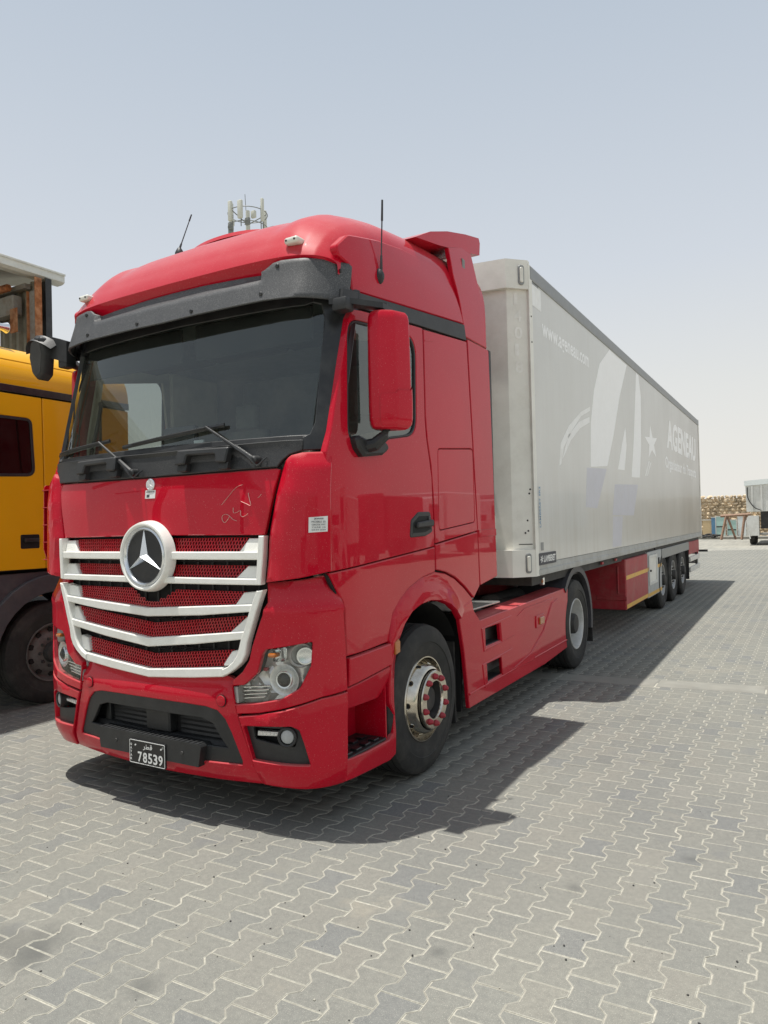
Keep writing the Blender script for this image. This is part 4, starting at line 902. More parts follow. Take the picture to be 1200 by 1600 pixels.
# rear wing over the roof with its side cheeks
wp = [(1.50, 3.775), (1.75, 3.90), (2.05, 4.005), (2.40, 4.10), (2.69, 4.165), (2.715, 4.13), (2.70, 4.02), (2.30, 3.93), (1.90, 3.845)]
one('roof_wing', airfoil(-1.17, 1.17, wp, n=30, arch=.0, taper=.0), RED, R, ang=25)
both('wing_cheek', plate([(2.215, 3.205), (2.675, 3.200), (2.62, 3.60), (2.50, 4.02), (2.30, 3.96), (2.04, 3.87), (2.07, 3.66), (2.15, 3.47)], lambda y, z, o: (1.225+o-.06*(max(0, z-3.3)/.7)**1.5, y, z), 0, .035, .005, .12), RED, R)
both('cab_side_flap', plate(rnd([(2.24, 3.185), (2.685, 3.185), (2.755, 1.25), (2.375, 1.205), (2.355, 1.64)], [.01, .02, .02, .02, 0]), S2, -.004, .03, .005), RED, R)
both('flap_edge_rubber', rbox(1.19, 1.222, 2.72, 2.775, 1.27, 3.2, .008, 1), BLK, R)
for v_ in (1,): both('flap_crease', plate([(2.36, 1.655), (2.735, 1.66), (2.74, 1.60), (2.365, 1.595)], S2, .004, .01, .004), RED, R)

# ---- sun visor
vh = [(0, 3.268), (.25, 3.266), (.60, 3.252), (.725, 3.243), (.77, 3.258), (.82, 3.292), (.87, 3.300), (1.225, 3.280), (1.246, 3.264), (1.240, 3.06), (1.225, 3.03), (1.16, 3.035), (.80, 3.052), (.30, 3.050), (0, 3.045)]
voff = lambda s, z: (.105+.10*(3.29-z))*(1-.55*min(1, max(0, (abs(s)-1.0)/.20)))+(-.038 if (abs(s) < .74 and z > 3.205) else 0)
vz = front('sun_visor', vh, VIS, 0, .016, .004, .028, offf=voff, ang=50)
for s in (1, -1):
    for a, z in ((.855, 3.265), (1.18, 3.222), (.775, 3.098), (.245, 3.082), (1.215, 3.06)):
        p = FM(s*a, z, voff(a, z)+.001); sc_m = MB().add(lathe([(0, .013), (.005, .013), (.008, .009), (.008, .004), (.005, 0)], 12, 'y', p, -1)); sc_m.build('screw', BLKG, vz)
front('header_panel', [(0, 3.27), (.6, 3.27), (1.20, 3.26), (1.25, 3.20), (1.23, 3.10), (1.0, 3.03), (0, 3.045)], BLK, .0, .03, .004, .08)
# ---- windscreen and its surround
gh = [(0, 2.222), (.7, 2.216), (1.06, 2.216), (1.125, 2.232), (1.150, 2.29), (1.146, 2.6), (1.136, 2.95), (1.11, 3.035), (1.02, 3.05), (0, 3.06)]
WS = one('windscreen', ([FM(s, z, -.006) for j in range(13) for s, z in [((-1.14+2.28*i/40), 2.215+.85*j/12) for i in range(41)]], [(j*41+i, j*41+i+1, (j+1)*41+i+1, (j+1)*41+i) for j in range(12) for i in range(40)]), GLS, R)
fboth('a_pillar_trim', [(1.10, 2.150), (1.262, 2.156), (1.300, 2.30), (1.322, 2.5), (1.325, 2.9), (1.33, 3.02), (1.33, 3.14), (1.05, 3.14), (1.05, 3.04), (1.10, 3.025), (1.128, 2.95), (1.140, 2.6), (1.148, 2.31), (1.128, 2.245), (1.09, 2.226)], BLKG, .016, .04, .005, .04)
front('windscreen_seal', [(0, 2.245), (.9, 2.238), (1.12, 2.24), (1.12, 2.205), (0, 2.205)], BLK, .002, .02, .004)
cw_ = front('cowl', [(0, 2.052), (.966, 2.060), (.99, 2.095), (1.03, 2.128), (1.10, 2.150), (1.10, 2.212), (0, 2.204)], COWL, .014, .04, .005, .05, offf=lambda s, z: .020*max(0, 1-abs(z-2.195)/.018))
for s in (1, -1):      # climbing grips let into the cowl
    c0 = .47
    g_ = one('grab_handle', plate(rnd([(s*(c0-.205), 2.105), (s*(c0-.195), 2.195), (s*(c0+.20), 2.190), (s*(c0+.19), 2.100), (s*(c0+.115), 2.105), (s*(c0+.105), 2.155), (s*(c0-.115), 2.160), (s*(c0-.12), 2.108)], .012), FM, .085, .05, .008, .04), BLK, R)
    one('handle_foot', plate(rnd([(s*(c0-.20), 2.065), (s*(c0-.20), 2.12), (s*(c0-.125), 2.12), (s*(c0-.125), 2.065)], .01), FM, .06, .05, .006), BLK, g_); one('handle_foot', plate(rnd([(s*(c0+.12), 2.062), (s*(c0+.12), 2.12), (s*(c0+.19), 2.12), (s*(c0+.19), 2.062)], .01), FM, .06, .05, .006), BLK, g_)
def wiper(s0, z0, s1, z1, b0, b1):
    a = FM(s0, z0, .05); bq = FM(s1, z1, .045)
    w_ = one('wiper', tube([a, Vector(a).lerp(Vector(bq), .35), Vector(a).lerp(Vector(bq), .38), bq], [.017, .016, .011, .007], 8), BLK, R)
    one('wiper_blade', tube([FM(b0[0]+(b1[0]-b0[0])*k/8, b0[1]+(b1[1]-b0[1])*k/8, .016) for k in range(9)], .008, 6, r2=.014), BLKG, w_)
    one('blade_bridge', tube([FM(b0[0]+(b1[0]-b0[0])*k/8, b0[1]+(b1[1]-b0[1])*k/8+.004, .030+.012*sin(pi*k/8)) for k in range(1, 8)], .006, 6), BLK, w_)
    one('pivot', lathe([(-.03, .026), (.012, .024), (.02, .015), (.02, 0)], 16, 'y', FM(s0, z0, .045), -1), BLK, w_)
    one('washer_hose', tube(smoothpath([FM(s0-.05, z0+.03, .07), FM(s0, z0-.005, .075), FM(s0+.03, z0-.035, .06), FM(s0+.055, z0-.01, .05), FM(s0+.06, z0+.012, .02)], 5), .005, 6), BLKG, w_)
wiper(.835, 2.105, .44, 2.33, (-.30, 2.262), (.56, 2.335)); wiper(-.13, 2.085, -.53, 2.315, (-1.08, 2.262), (-.45, 2.318))

# ---- bonnet flap with badge, sticker and finger writing
hd = front('front_flap', [(0, 2.046), (.5, 2.048), (.955, 2.053), (.978, 2.045), (.885, 1.680), (0, 1.688)], RED, 0, .03, .006, .055)
def Fdisc(name, s, z, prof, mat, par, n=32, **k):   # turned part standing on the front surface
    p = FM(s, z, 0); q = FM(s+.01, z, 0); nx = Vector((p[1]-q[1], q[0]-p[0], 0)).normalized(); nx = -nx if nx.y > 0 else nx
    M = Matrix.Translation(Vector(p)) @ nx.to_track_quat('X', 'Z').to_matrix().to_4x4(); return one(name, xf(lathe(prof, n, 'x'), M), mat, par, **k)
bd = Fdisc('round_badge', 0, 2.004, [(.0, .038), (.008, .038), (.012, .033), (.012, .029), (.008, .027), (.008, 0)], SIL, hd)
Fdisc('badge_field', 0, 2.004, [(.0085, .027), (.010, .026), (.010, 0)], GRYI, bd) if False else None
def star3(name, cz, rad, wv, base, ridge, mat, par, yy):
    V = []; F = []; V.append((0, yy-ridge, cz))
    for k in range(3):
        a = pi/2+k*2*pi/3; V.append((rad*cos(a), yy-base, cz+rad*sin(a)))
    for k in range(3):
        a = pi/2+pi/3+k*2*pi/3; V.append((wv*cos(a), yy-base*.6, cz+wv*sin(a)))
    for k in range(3): F += [(0, 1+k, 4+k), (0, 4+(k+2) % 3, 1+k)]
    nb = len(V); V += [(x, yy+.004, z) for x, y, z in V[1:]]
    order = [1, 4, 2, 5, 3, 6]
    for i in range(6):
        a, b = order[i], order[(i+1) % 6]; F.append((a, a+6, b+6, b))
    F.append([o_+6 for o_ in order]); return one(name, (V, F), mat, par, ang=5)
yb = FM(0, 2.0)[1]
star3('badge_star', 2.004, .026, .0045, .010, .014, PRW, bd, yb)
st_ = one('inspection_sticker', plate([(-.045, 1.918), (.045, 1.918), (.045, 1.970), (-.045, 1.970)], FM, .0022, .0016, .0004), STK, R)
one('sticker_print', thick_text(textfit('JOAGE 24 03', -.036, .036, 1.954, 1.964, FM, .0032, font_off=.02), (0, .0006, 0)), INK, st_, smooth=False); one('sticker_print', plate([(-.03, 1.925), (-.005, 1.925), (-.005, 1.943), (-.03, 1.943)], FM, .0032, .0006, .0002), INK, st_)
def scrib(pts, w_=.0035): one('finger_writing', tube([FM(s, z, .0018) for s, z in [(p.x, p.y) for p in smoothpath([(a, b, 0) for a, b in pts], 6)]], w_, 6, r2=.0012), CHK, R, smooth=False)
def c7(l): return [((lambda X, Y: (.652+(X-360)*.0047, 1.834-(Y-795)*.0036+.0004*(X-360)))(340+x/5.4545, 660+y/5.4545)) for x, y in l]
scrib(c7([(165, 850), (130, 830), (100, 795), (70, 778), (42, 790), (42, 825), (62, 850), (85, 830), (105, 800)]), .004)
scrib(c7([(135, 730), (138, 775), (165, 775), (195, 765), (195, 800), (210, 820), (240, 812), (255, 798)])); scrib(c7([(200, 685), (240, 710), (278, 732), (270, 680), (258, 620)])); scrib(c7([(35, 690), (90, 630), (150, 560), (208, 540)]), .003); scrib(c7([(335, 675), (350, 665), (362, 648)]), .0025)

# ---- grille
gb_ = one('grille_cavity', plate(sym([(0, 1.70), (.93, 1.69), (.90, 1.38), (.78, .98), (.66, .86), (0, .80)]), FM, -.075, .02, .003, .1), HOLE, R)
for k, s in enumerate([x*.115-.805 for x in range(15)]):
    one('radiator_rib', tube([FM(s, 1.62-.0, -.06), FM(s, 1.1 if abs(s) > .6 else .9, -.06)], .007, 4), BLK, gb_)
for z in (1.525, 1.19, 1.17, .985, 1.00): one('radiator_rib', tube([FM(s_/10, z+.008*abs(s_/10), -.055) for s_ in range(-8, 9)], .005, 4), BLK, gb_)
def holes_mesh(name, bot, top, lim, keep, off, lean, par, pitch=.0222):
    """perforated sheet with hexagonal holes; bot/top/lim give its lower edge, upper edge and half width"""
    V = []; F = []; hc = top(0)-bot(0); rows_ = max(2, int(round(hc/(pitch*.866)))); t = 1/rows_
    P = lambda s, r: FM(s, bot(s)+(top(s)-bot(s))*r, off-lean*r)
    for r in range(rows_):
        x = -.9+(pitch/2 if r % 2 else 0); rc = (r+.5)*t
        while x < .9:
            zz = bot(x)+(top(x)-bot(x))*rc
            if abs(x) < lim(zz, x) and keep(x, zz):
                b = len(V)
                for q, qz in ((1, 1), (.70, .70)):
                    for k in range(6):
                        a = pi/6+k*pi/3; V.append(P(x+pitch/sqrt(3)*q*cos(a), min(1, max(0, rc+t*qz*sin(a)/.866*.577*1.0*1.155))))
                for k in range(6):
                    p = V[b+6+k]; V.append((p[0], p[1]+.008, p[2]))
                for k in range(6):
                    j = (k+1) % 6; F.append((b+k, b+j, b+6+j, b+6+k)); F.append((b+6+k, b+6+j, b+12+j, b+12+k))
            x += pitch
    return one(name, (V, F), GRED, par, smooth=False, kind='stuff')
GRED = simple('red_grille_mesh', (.52, .008, .018), .45, coat=.2, var=.06, dirt=(.4, .25, .2, 1), dirtf=.25)
STARZ = 1.560
def ndisc(s, z, r): return s*s+(z-STARZ)**2 > r*r
slope = lambda zt, s: zt
yes = lambda s, z: True
holes_mesh('grille_mesh', lambda s: 1.583, lambda s: 1.668, lambda z, s: .775-(1.66-z)*.75, lambda s, z: ndisc(s, z, .20), -.006, .03, R)
holes_mesh('grille_mesh', lambda s: 1.430, lambda s: 1.506, lambda z, s: .770-(1.504-z)*1.1, lambda s, z: ndisc(s, z, .20), -.006, .03, R)
holes_mesh('grille_mesh', lambda s: 1.232+.066*abs(s), lambda s: 1.356, lambda z, s: .745-(1.352-z)*.7, lambda s, z: ndisc(s, z, .280), -.004, .03, R)
holes_mesh('grille_mesh', lambda s: 1.048+.11*abs(s), lambda s: 1.144+.100*abs(s), lambda z, s: .765-(1.214-z)*1.25, yes, -.004, .03, R)
holes_mesh('grille_mesh', lambda s: .858+.115*abs(s), lambda s: .954+.10*abs(s), lambda z, s: .655-(1.015-z)*.65, yes, -.004, .03, R)
def blade(name, half, off=.028, thick=.045, par=R, prof=None): return front(name, half, WHT, off, thick, .006, .05, parent=par, offf=prof)
blade('grille_bar', [(0, 1.541), (.874, 1.541), (.876, 1.588), (0, 1.588)])
blade('grille_bar', [(0, 1.396), (.874, 1.400), (.874, 1.436), (0, 1.436)])
blade('grille_bar', [(0, 1.190), (.45, 1.216), (.815, 1.250), (.825, 1.292), (.45, 1.270), (0, 1.242)])
blade('grille_bar', [(0, 1.004), (.40, 1.045), (.755, 1.092), (.765, 1.138), (.40, 1.099), (0, 1.058)])
blade('grille_bar', [(0, .816), (.35, .843), (.60, .868), (.60, .922), (.35, .899), (0, .868)])
def wht(name, poly, off=.020, thick=.05, offf=None): return fboth(name, poly, WHT, off, thick, .005, .05, offf=offf)
wht('grille_frame', [(.868, 1.676), (.903, 1.676), (.896, 1.56), (.880, 1.402), (.848, 1.402), (.858, 1.56)], .034)
wht('frame_end', [(.716, 1.582), (.862, 1.582), (.872, 1.662), (.775, 1.662)], .010, .04, lambda s, z: -(z-1.58)*.25)
wht('frame_end', [(.688, 1.428), (.856, 1.428), (.862, 1.504), (.768, 1.504)], .010, .04, lambda s, z: -(z-1.43)*.25)
wht('frame_end', [(.686, 1.282), (.835, 1.290), (.872, 1.366), (.737, 1.352)], .010, .04, lambda s, z: -(z-1.28)*.25)
wht('frame_end', [(.640, 1.120), (.765, 1.134), (.80, 1.216), (.752, 1.214)], .010, .04, lambda s, z: -(z-1.12)*.25)
wht('frame_end', rnd([(.583, .925), (.68, .94), (.725, 1.03), (.640, 1.012)], .012), .010, .04, lambda s, z: -(z-.93)*.25)
wht('grille_frame', [(.893, 1.374), (.872, 1.320), (.845, 1.250), (.810, 1.150), (.780, 1.070), (.768, 1.010), (.745, .966), (.700, .925), (.645, .890), (.598, .871), (.598, .912), (.64, .930), (.68, .960), (.712, 1.005), (.735, 1.080), (.765, 1.15), (.800, 1.250), (.83, 1.32), (.852, 1.368)], .034)
for s_ in (.35, -.35): one('bar_joint', plate([(s_-.0015, .845), (s_+.0015, .845), (s_+.0015, .955), (s_-.0015, .955)], FM, .0295, .01, .0004), HOLE, R) if False else None
# star
yo = FM(0, STARZ)[1]-.034
SR = one('star_housing', lathe([(-.04, .222), (-.02, .220), (.008, .214), (.024, .207), (.026, .198), (.018, .186), (.010, .183), (.0, .182)], 72, 'y', (0, yo, STARZ), -1), WHT, R, ang=45)
one('chrome_ring', lathe([(.004, .184), (.020, .180), (.024, .172), (.018, .163), (.0, .159)], 72, 'y', (0, yo, STARZ), -1), SIL, SR, ang=50)
one('star_disc', lathe([(.002, .160), (.004, .1), (.006, 0)], 48, 'y', (0, yo, STARZ), -1), BLK, SR)
star3('three_pointed_star', STARZ, .168, .027, .012, .048, SIL, SR, yo+.002)

# ---- corner air deflectors beside the flap
def doff(s, z):
    le = interp(z, [1.41, 1.55, 1.67, 2.05, 2.06], [.888, .906, .912, .990, .992]); d = abs(s)-le
    t = min(1, max(0, d/.05)); r_ = .045*(t*t*(3-2*t)); top = max(0, min(1, (2.14-z)/.05)); d2 = min(1, max(0, (d-.075)/.015))
    return r_*(.72+.28*top)+.009*d2*min(1, max(0, (2.085-z)/.02))
DE = fboth('corner_deflector', [(.890, 1.412), (.908, 1.55), (.915, 1.67), (.992, 2.050), (1.010, 2.095), (1.045, 2.122), (1.10, 2.136), (1.255, 2.142), (1.258, 1.80), (1.258, 1.472), (1.10, 1.440)], RED, -.004, .04, .005, .025, offf=doff, ang=40)
sk = one('permit_sticker', plate([(1.145, 1.688), (1.235, 1.692), (1.237, 1.778), (1.146, 1.772)], FM, .0560, .0030, .0004), STK, R)
for k, (tx, a, b) in enumerate((('JOAGE', 1.758, 1.768), ('MOBILE 25', 1.742, 1.752), ('GROSS WT', 1.727, 1.735), ('TARE 16', 1.713, 1.720), ('DATE 2024', 1.699, 1.706))):
    one('sticker_print', thick_text(textfit(tx, 1.172 if k == 0 else 1.16, 1.215 if k == 0 else 1.225, a, b, FM, .0568, font_off=.03 if k == 0 else .0), (0, .0006, 0)), INK, sk, smooth=False)
one('deflector_vane', plate(rnd([(.20, 2.06), (.19, 1.60), (.235, 1.45), (.40, 1.42), (.40, 2.08)], .03), lambda y, z, o: (-1.246-o, y, z), .0, .010, .003), RED, R)
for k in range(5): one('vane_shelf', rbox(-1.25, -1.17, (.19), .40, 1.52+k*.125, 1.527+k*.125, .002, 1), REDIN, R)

# ---- headlamp corner
HL = rnd([(1.160, 1.085), (1.148, .95), (1.085, .828), (.978, .768), (.84, .738), (.680, .716), (.662, .822), (.745, .832), (.835, .905), (.868, 1.010), (.892, 1.040)], [.012, .03, .05, .05, 0, .006, .006, .03, .04, .02, .012])
def coff(s, z):
    s = abs(s); v = .020
    if z > 1.27: v -= .055*min(1, (z-1.27)/.13)
    v += .012*max(0, 1-abs(z-1.262)/.03)
    return v
CP = rnd([(.880, 1.408), (1.10, 1.424), (1.255, 1.442), (1.345, 1.310), (1.356, 1.05), (1.364, .790), (1.20, .775), (.978, .712), (.84, .682), (.690, .664), (.668, .800), (.664, .850), (.735, .905), (.785, .975), (.805, 1.05), (.848, 1.160), (.906, 1.300)], [0, 0, .01, .03, 0, .01, 0, 0, 0, .01, 0, .01, .02, .02, 0, 0, 0])
LP = fboth('headlamp_surround', CP, RED, 0, .035, .005, .04, holes=[HL], offf=coff, ang=40)
LBW = simple('lamp_reflector', (.74, .74, .72), .28, metal=.55, var=.12, nscale=40)
hb_ = fboth('headlamp_bowl', inset(HL, -.012), LBW, -.075, .02, .003, .05, offf=lambda s, z: .012*sin(s*70)*sin(z*55))
for i, s in enumerate((1, -1)):
    par = hb_[i]
    def D(name, a, z, prof, mat, n=36, tilt=0):
        p = Vector(FM(s*a, z, 0)); nn = Vector((s*(.25+tilt), -1, 0)).normalized(); M = Matrix.Translation(p) @ nn.to_track_quat('X', 'Z').to_matrix().to_4x4(); return one(name, xf(lathe(prof, n, 'x'), M), mat, par, ang=40)
    D('reflector_bowl', .985, .868, [(-.025, .088), (-.03, .080), (-.05, .07), (-.06, .05)], LBW); D('projector_ring', .985, .868, [(-.06, .060), (-.025, .054), (-.018, .047), (-.020, .040), (-.03, .036)], SIL)
    D('projector_lens', .985, .868, [(-.03, .038), (-.016, .032), (-.008, .018), (-.006, 0)], BLKG)
    D('low_beam_barrel', 1.100, 1.005, [(-.07, .074), (-.03, .070), (-.022, .064), (-.026, .056), (-.05, .05), (-.06, 0)], STL, tilt=.8); D('barrel_ring', 1.118, 1.0, [(-.03, .050), (-.018, .048), (-.018, .040), (-.03, .04), (-.04, 0)], SIL, tilt=.5)
    one('indicator_bulb', rbox(*sorted((FM(s*.915, 1, 0)[0], FM(s*.965, 1, 0)[0])), FM(.94, 1, .035)[1]-.0, FM(.94, 1, .035)[1]+.06, .998, 1.022, .010, 2), ORG, par)
    one('indicator_bowl', plate(rnd([(s*.885, .955), (s*.99, .965), (s*1.0, 1.05), (s*.89, 1.035)], .02), FM, -.055, .01, .004, .02, offf=lambda a, z: .01*sin(a*140)), SIL, par)
    for k in range(4): one('reflector_slat', plate([(s*.71, .742+k*.021), (s*(.86+.012*k), .762+k*.021), (s*(.86+.012*k), .770+k*.021), (s*.71, .750+k*.021)], FM, -.02, .03, .002), SIL, par)
    one('lamp_end_block', plate(rnd([(s*.664, .722), (s*.700, .724), (s*.694, .818), (s*.666, .816)], .004), FM, .012, .05, .003), STL, par)
    one('red_reflector', plate(rnd([(s*.835, .905), (s*.862, .905), (s*.862, .925), (s*.835, .925)], .008), FM, -.045, .02, .003), NUT, par)
HLL = rnd([(1.156, 1.080), (1.144, .951), (1.082, .832), (.976, .773), (.84, .744), (.708, .726), (.700, .826), (.742, .834), (.832, .907), (.872, 1.008), (.895, 1.036)], [.012, .03, .05, .05, 0, .006, .006, .03, .04, .02, .012])
for s in (1, -1): one('headlamp_lens', (lambda vf: (vf if s == 1 else mirror(vf)))(plate(HLL, FM, .012, .0, .0005, .05)), LENS, hb_[0 if s == 1 else 1])
# ---- bumper corner with fog lamp
FG = rnd([(.733, .600), (.90, .612), (1.035, .620), (1.078, .600), (1.102, .520), (1.130, .402), (.789, .412)], [.01, 0, .02, .02, .0, .008, .008])
b2off = lambda s, z: .020+.010*max(0, 1-abs(z-.70)/.03)-(.03*min(1, (.36-z)/.11) if z < .36 else 0)
fboth('bumper_corner', rnd([(.700, .650), (.84, .672), (.978, .702), (1.20, .766), (1.366, .778), (1.355, .50), (1.336, .262), (1.095, .254), (.826, .262), (.800, .36)], [.005, 0, 0, 0, .01, 0, .02, 0, .01, 0]), RED, 0, .035, .005, .045, holes=[FG], offf=b2off, ang=40)
fgp = fboth('fog_lamp_panel', inset(FG, -.008), BLK, -.012, .02, .003, .05, holes=[rnd([(.790, .525), (.780, .592), (1.03, .598), (1.062, .56), (1.045, .500), (.94, .505)], .012)])
fgb = fboth('fog_lamp_recess', inset(FG, -.006), HOLE, -.075, .01, .003, .08)
for i, s in enumerate((1, -1)):
    fl_ = Fdisc('fog_lamp', s*1.005, .556, [(-.075, .056), (.006, .056), (.010, .050), (.006, .043), (-.01, .041)], BLK, fgp[i]); Fdisc('fog_lamp_lens', s*1.005, .556, [(-.012, .042), (.0, .036), (.006, .02), (.008, 0)], GRP, fl_)
    dr = one('daytime_light', plate(rnd([(s*.795, .538), (s*.945, .548), (s*.945, .576), (s*.80, .572)], .006), FM, -.025, .03, .004, .04), SIL, fgp[i])
    for k in range(5): one('light_segment', plate([(s*(.815+k*.025), .550), (s*(.832+k*.025), .552), (s*(.838+k*.025), .566), (s*(.821+k*.025), .565)], FM, -.020, .006, .002), WHT, dr)
# ---- bumper centre
OP = [(0, .690), (.30, .688), (.46, .684), (.545, .668), (.60, .622), (.64, .55), (.708, .392), (.705, .372), (0, .345)]
boff = lambda s, z: .030*max(0, 1-(s/.85)**2)+(-.035*min(1, (z-.775)/.05) if z > .775 else 0)-(.02*min(1, (.36-z)/.11) if z < .36 else 0)
BC = front('bumper', [(0, .818), (.35, .842), (.598, .866), (.655, .845), (.662, .80), (.688, .655), (.790, .37), (.815, .262), (.5, .248), (0, .240)], RED, 0, .035, .005, .045, holes=[sym(OP)], offf=boff, ang=40)
OI = [(0, .612), (.42, .610), (.50, .585), (.56, .50), (.60, .455), (0, .445)]
op_ = front('bumper_opening', [(u*1.005, .345+(v-.345)*1.01) for u, v in OP], BLK, -.012, .02, .004, .06, holes=[sym(OI)], offf=lambda s, z: .03*max(0, 1-(s/.85)**2)-.09*max(0, (z-.62)/.07)*0)
one('opening_back', plate(sym([(0, .70), (.70, .70), (.70, .34), (0, .34)]), FM, -.22, .01, .002, .1), HOLE, op_)
for s in (1, -1):
    for k in range(5): one('louvre', tube([FM(s*(.14+.05*j), .468+k*.030, -.10) for j in range(8)], .006, 4, r2=.016), BLK, op_)
    one('louvre_frame', plate(rnd([(s*.50, .43), (s*.56, .43), (s*.53, .62), (s*.50, .62)], .01), FM, -.07, .05, .006), BLK, op_)
one('centre_block', plate(rnd([(-.10, .47), (.11, .47), (.11, .625), (-.10, .625)], .012), FM, -.03, .12, .010, .06), BLK, op_)
one('lower_ledge', plate(sym([(0, .465), (.62, .47), (.66, .40), (0, .37)]), FM, -.02, .16, .008, .08, offf=lambda s, z: .03*max(0, 1-(s/.85)**2)-(z-.38)*.6), BLK, op_)
for s in (1, -1): Fdisc('tow_cover', s*.580, .728, [(.022, .0325), (.0265, .0315), (.0275, .028), (.0275, 0)], RED, BC)
for s in (1, -1): Fdisc('tow_cover_groove', s*.580, .728, [(.020, .036), (.0235, .0355), (.0235, .031)], HOLE, BC)
stp = one('bumper_step', prism([(-.475, .335), (-.455, .470), (.475, .470), (.455, .455), (.44, .325)][::-1] if False else [(-.43, .335), (-.452, .452), (-.44, .466), (.44, .466), (.452, .452), (.43, .335)], 'y', .022, .11), BLK, R, ang=25)
for k in range(22): one('step_ridge', rbox(-.43+k*.040, -.41+k*.040, .026, .10, .466, .471, .002, 1), BLK, stp)
for s in (-.28, .30): one('bolt', lathe([(0, .012), (.005, .01), (.005, 0)], 8, 'y', (s, .021, .40), -1), CHS, stp)
# number plate
PX0, PX1, PZ0, PZ1, PYY = -.150, .168, .282, .432, .016
pl = one('number_plate', plate(rnd([(PX0, PZ0), (PX1, PZ0), (PX1, PZ1), (PX0, PZ1)], .012), lambda u, v, o: (u, PYY-o, v), .002, .010, .002), PLT, R)
def PM(u, v, o): return (u, PYY-.002-o, v)
one('plate_border', plate(rnd([(PX0+.004, PZ0+.004), (PX1-.004, PZ0+.004), (PX1-.004, PZ1-.004), (PX0+.004, PZ1-.004)], .010), PM, .002, .0015, .0003, holes=[rnd([(PX0+.0075, PZ0+.0075), (PX1-.0075, PZ0+.0075), (PX1-.0075, PZ1-.0075), (PX0+.0075, PZ1-.0075)], .008)]), PRW, pl)
for k, ch in enumerate('78539'):
    a = -.070+k*.045; one('plate_digit', thick_text(textfit(ch, a, a+.036, .299, .361, PM, .003, font_off=.022), (0, -.0015, 0)), PRW, pl, smooth=False)
for k, ch in enumerate('QATAR'):
    one('plate_letter', thick_text(textfit(ch, -.138, -.123, .391-k*.022, .405-k*.022, PM, .003, font_off=.02), (0, -.0015, 0)), PRW, pl, smooth=False)
one('plate_script', thick_text(textfit('\uFEAE\uFEC4\uFED7', -.024, .056, .374, .412, PM, .003, font_off=.015), (0, -.0015, 0)), PRW, pl, smooth=False)
for s in (-.092, .133): one('plate_screw', lathe([(0, .005), (.004, .005), (.004, 0)], 8, 'y', (s, PYY-.002, .398), -1), PRW, pl)
one('plate_seal', lathe([(0, .008), (.002, .008), (.002, .005), (.001, 0)], 12, 'y', (.148, PYY-.002, .409), -1), GRYI, pl)

# ---- side skin
WH = rnd([(.455, 2.190), (.480, 2.938), (1.338, 3.018), (1.312, 2.325)], [.10, .13, .15, .16], 8)
DR = sboth('door', rnd([(.268, 1.464), (1.548, 1.557), (1.540, 1.75), (1.528, 2.05), (1.50, 2.17), (1.458, 2.33), (1.445, 2.45), (1.443, 3.094), (.64, 3.018), (.53, 3.00), (.494, 2.94), (.312, 2.26), (.268, 2.14)], [.01, .02, 0, 0, .05, .05, 0, .015, .03, .05, .05, .05, .02]), RED, 0, .04, .005, .12, holes=[WH])
for i, s in enumerate((1, -1)):
    g1 = plate(inset(WH, .001), S2, -.003, .03, .004, holes=[inset(WH, .016)]); one('window_seal', g1 if s == 1 else mirror(g1), BLK, DR[i])
    g2 = plate(inset(WH, .014), S2, -.016, .0, .0005); one('door_glass', g2 if s == 1 else mirror(g2), GLD, DR[i])
    hp = rnd([(1.175, 1.628), (1.195, 1.745), (1.30, 1.800), (1.485, 1.803), (1.515, 1.66), (1.40, 1.632)], [.02, .03, .04, .03, .02, .02])
    g3 = plate(hp, S2, .006, .02, .006); h_ = one('handle_bowl', g3 if s == 1 else mirror(g3), BLK, DR[i])
    g4 = plate(inset(hp, .028), S2, .0065, .006, .001); one('handle_hollow', g4 if s == 1 else mirror(g4), HOLE, h_)
    g5 = plate(rnd([(1.24, 1.690), (1.25, 1.728), (1.50, 1.748), (1.495, 1.70)], .014), S2, .030, .03, .008); one('handle_grip', g5 if s == 1 else mirror(g5), BLK, h_)
    g6 = plate(rnd([(1.44, 1.71), (1.48, 1.71), (1.48, 1.77), (1.44, 1.77)], .015), S2, .014, .012, .004); one('lock_cylinder', g6 if s == 1 else mirror(g6), BLKG, h_)
# mirror foot moulding below the window, and front quarter
sboth('mirror_base_trim', rnd([(.47, 2.23), (.50, 2.17), (.56, 2.125), (.78, 2.150), (.86, 2.19), (.83, 2.235), (.64, 2.225), (.52, 2.25)], .025), BLK, .050, .06, .016)
hol = rnd([(1.628, 1.662), (2.292, 1.716), (2.287, 2.312), (1.640, 2.262)], .045)
sboth('sleeper_side_panel', rnd([(1.462, 3.090), (2.215, 3.160), (2.338, 1.650), (1.566, 1.576), (1.555, 1.9), (1.530, 2.14), (1.478, 2.33), (1.462, 2.48)], [.01, .01, .01, .01, 0, .05, .05, 0]), RED, -.002, .04, .005, .25, holes=[hol])
hs = sboth('locker_hatch', inset(hol, .006), RED, -.003, .03, .004)
sboth('hatch_gap', inset(hol, -.01), HOLE, -.022, .01, .001)
# press line beside the belt: shallow crease in the upper door
sboth('upper_crease', [(1.475, 3.02), (1.62, 3.045), (1.60, 3.03), (1.475, 3.008)], RED, .001, .004, .0015)
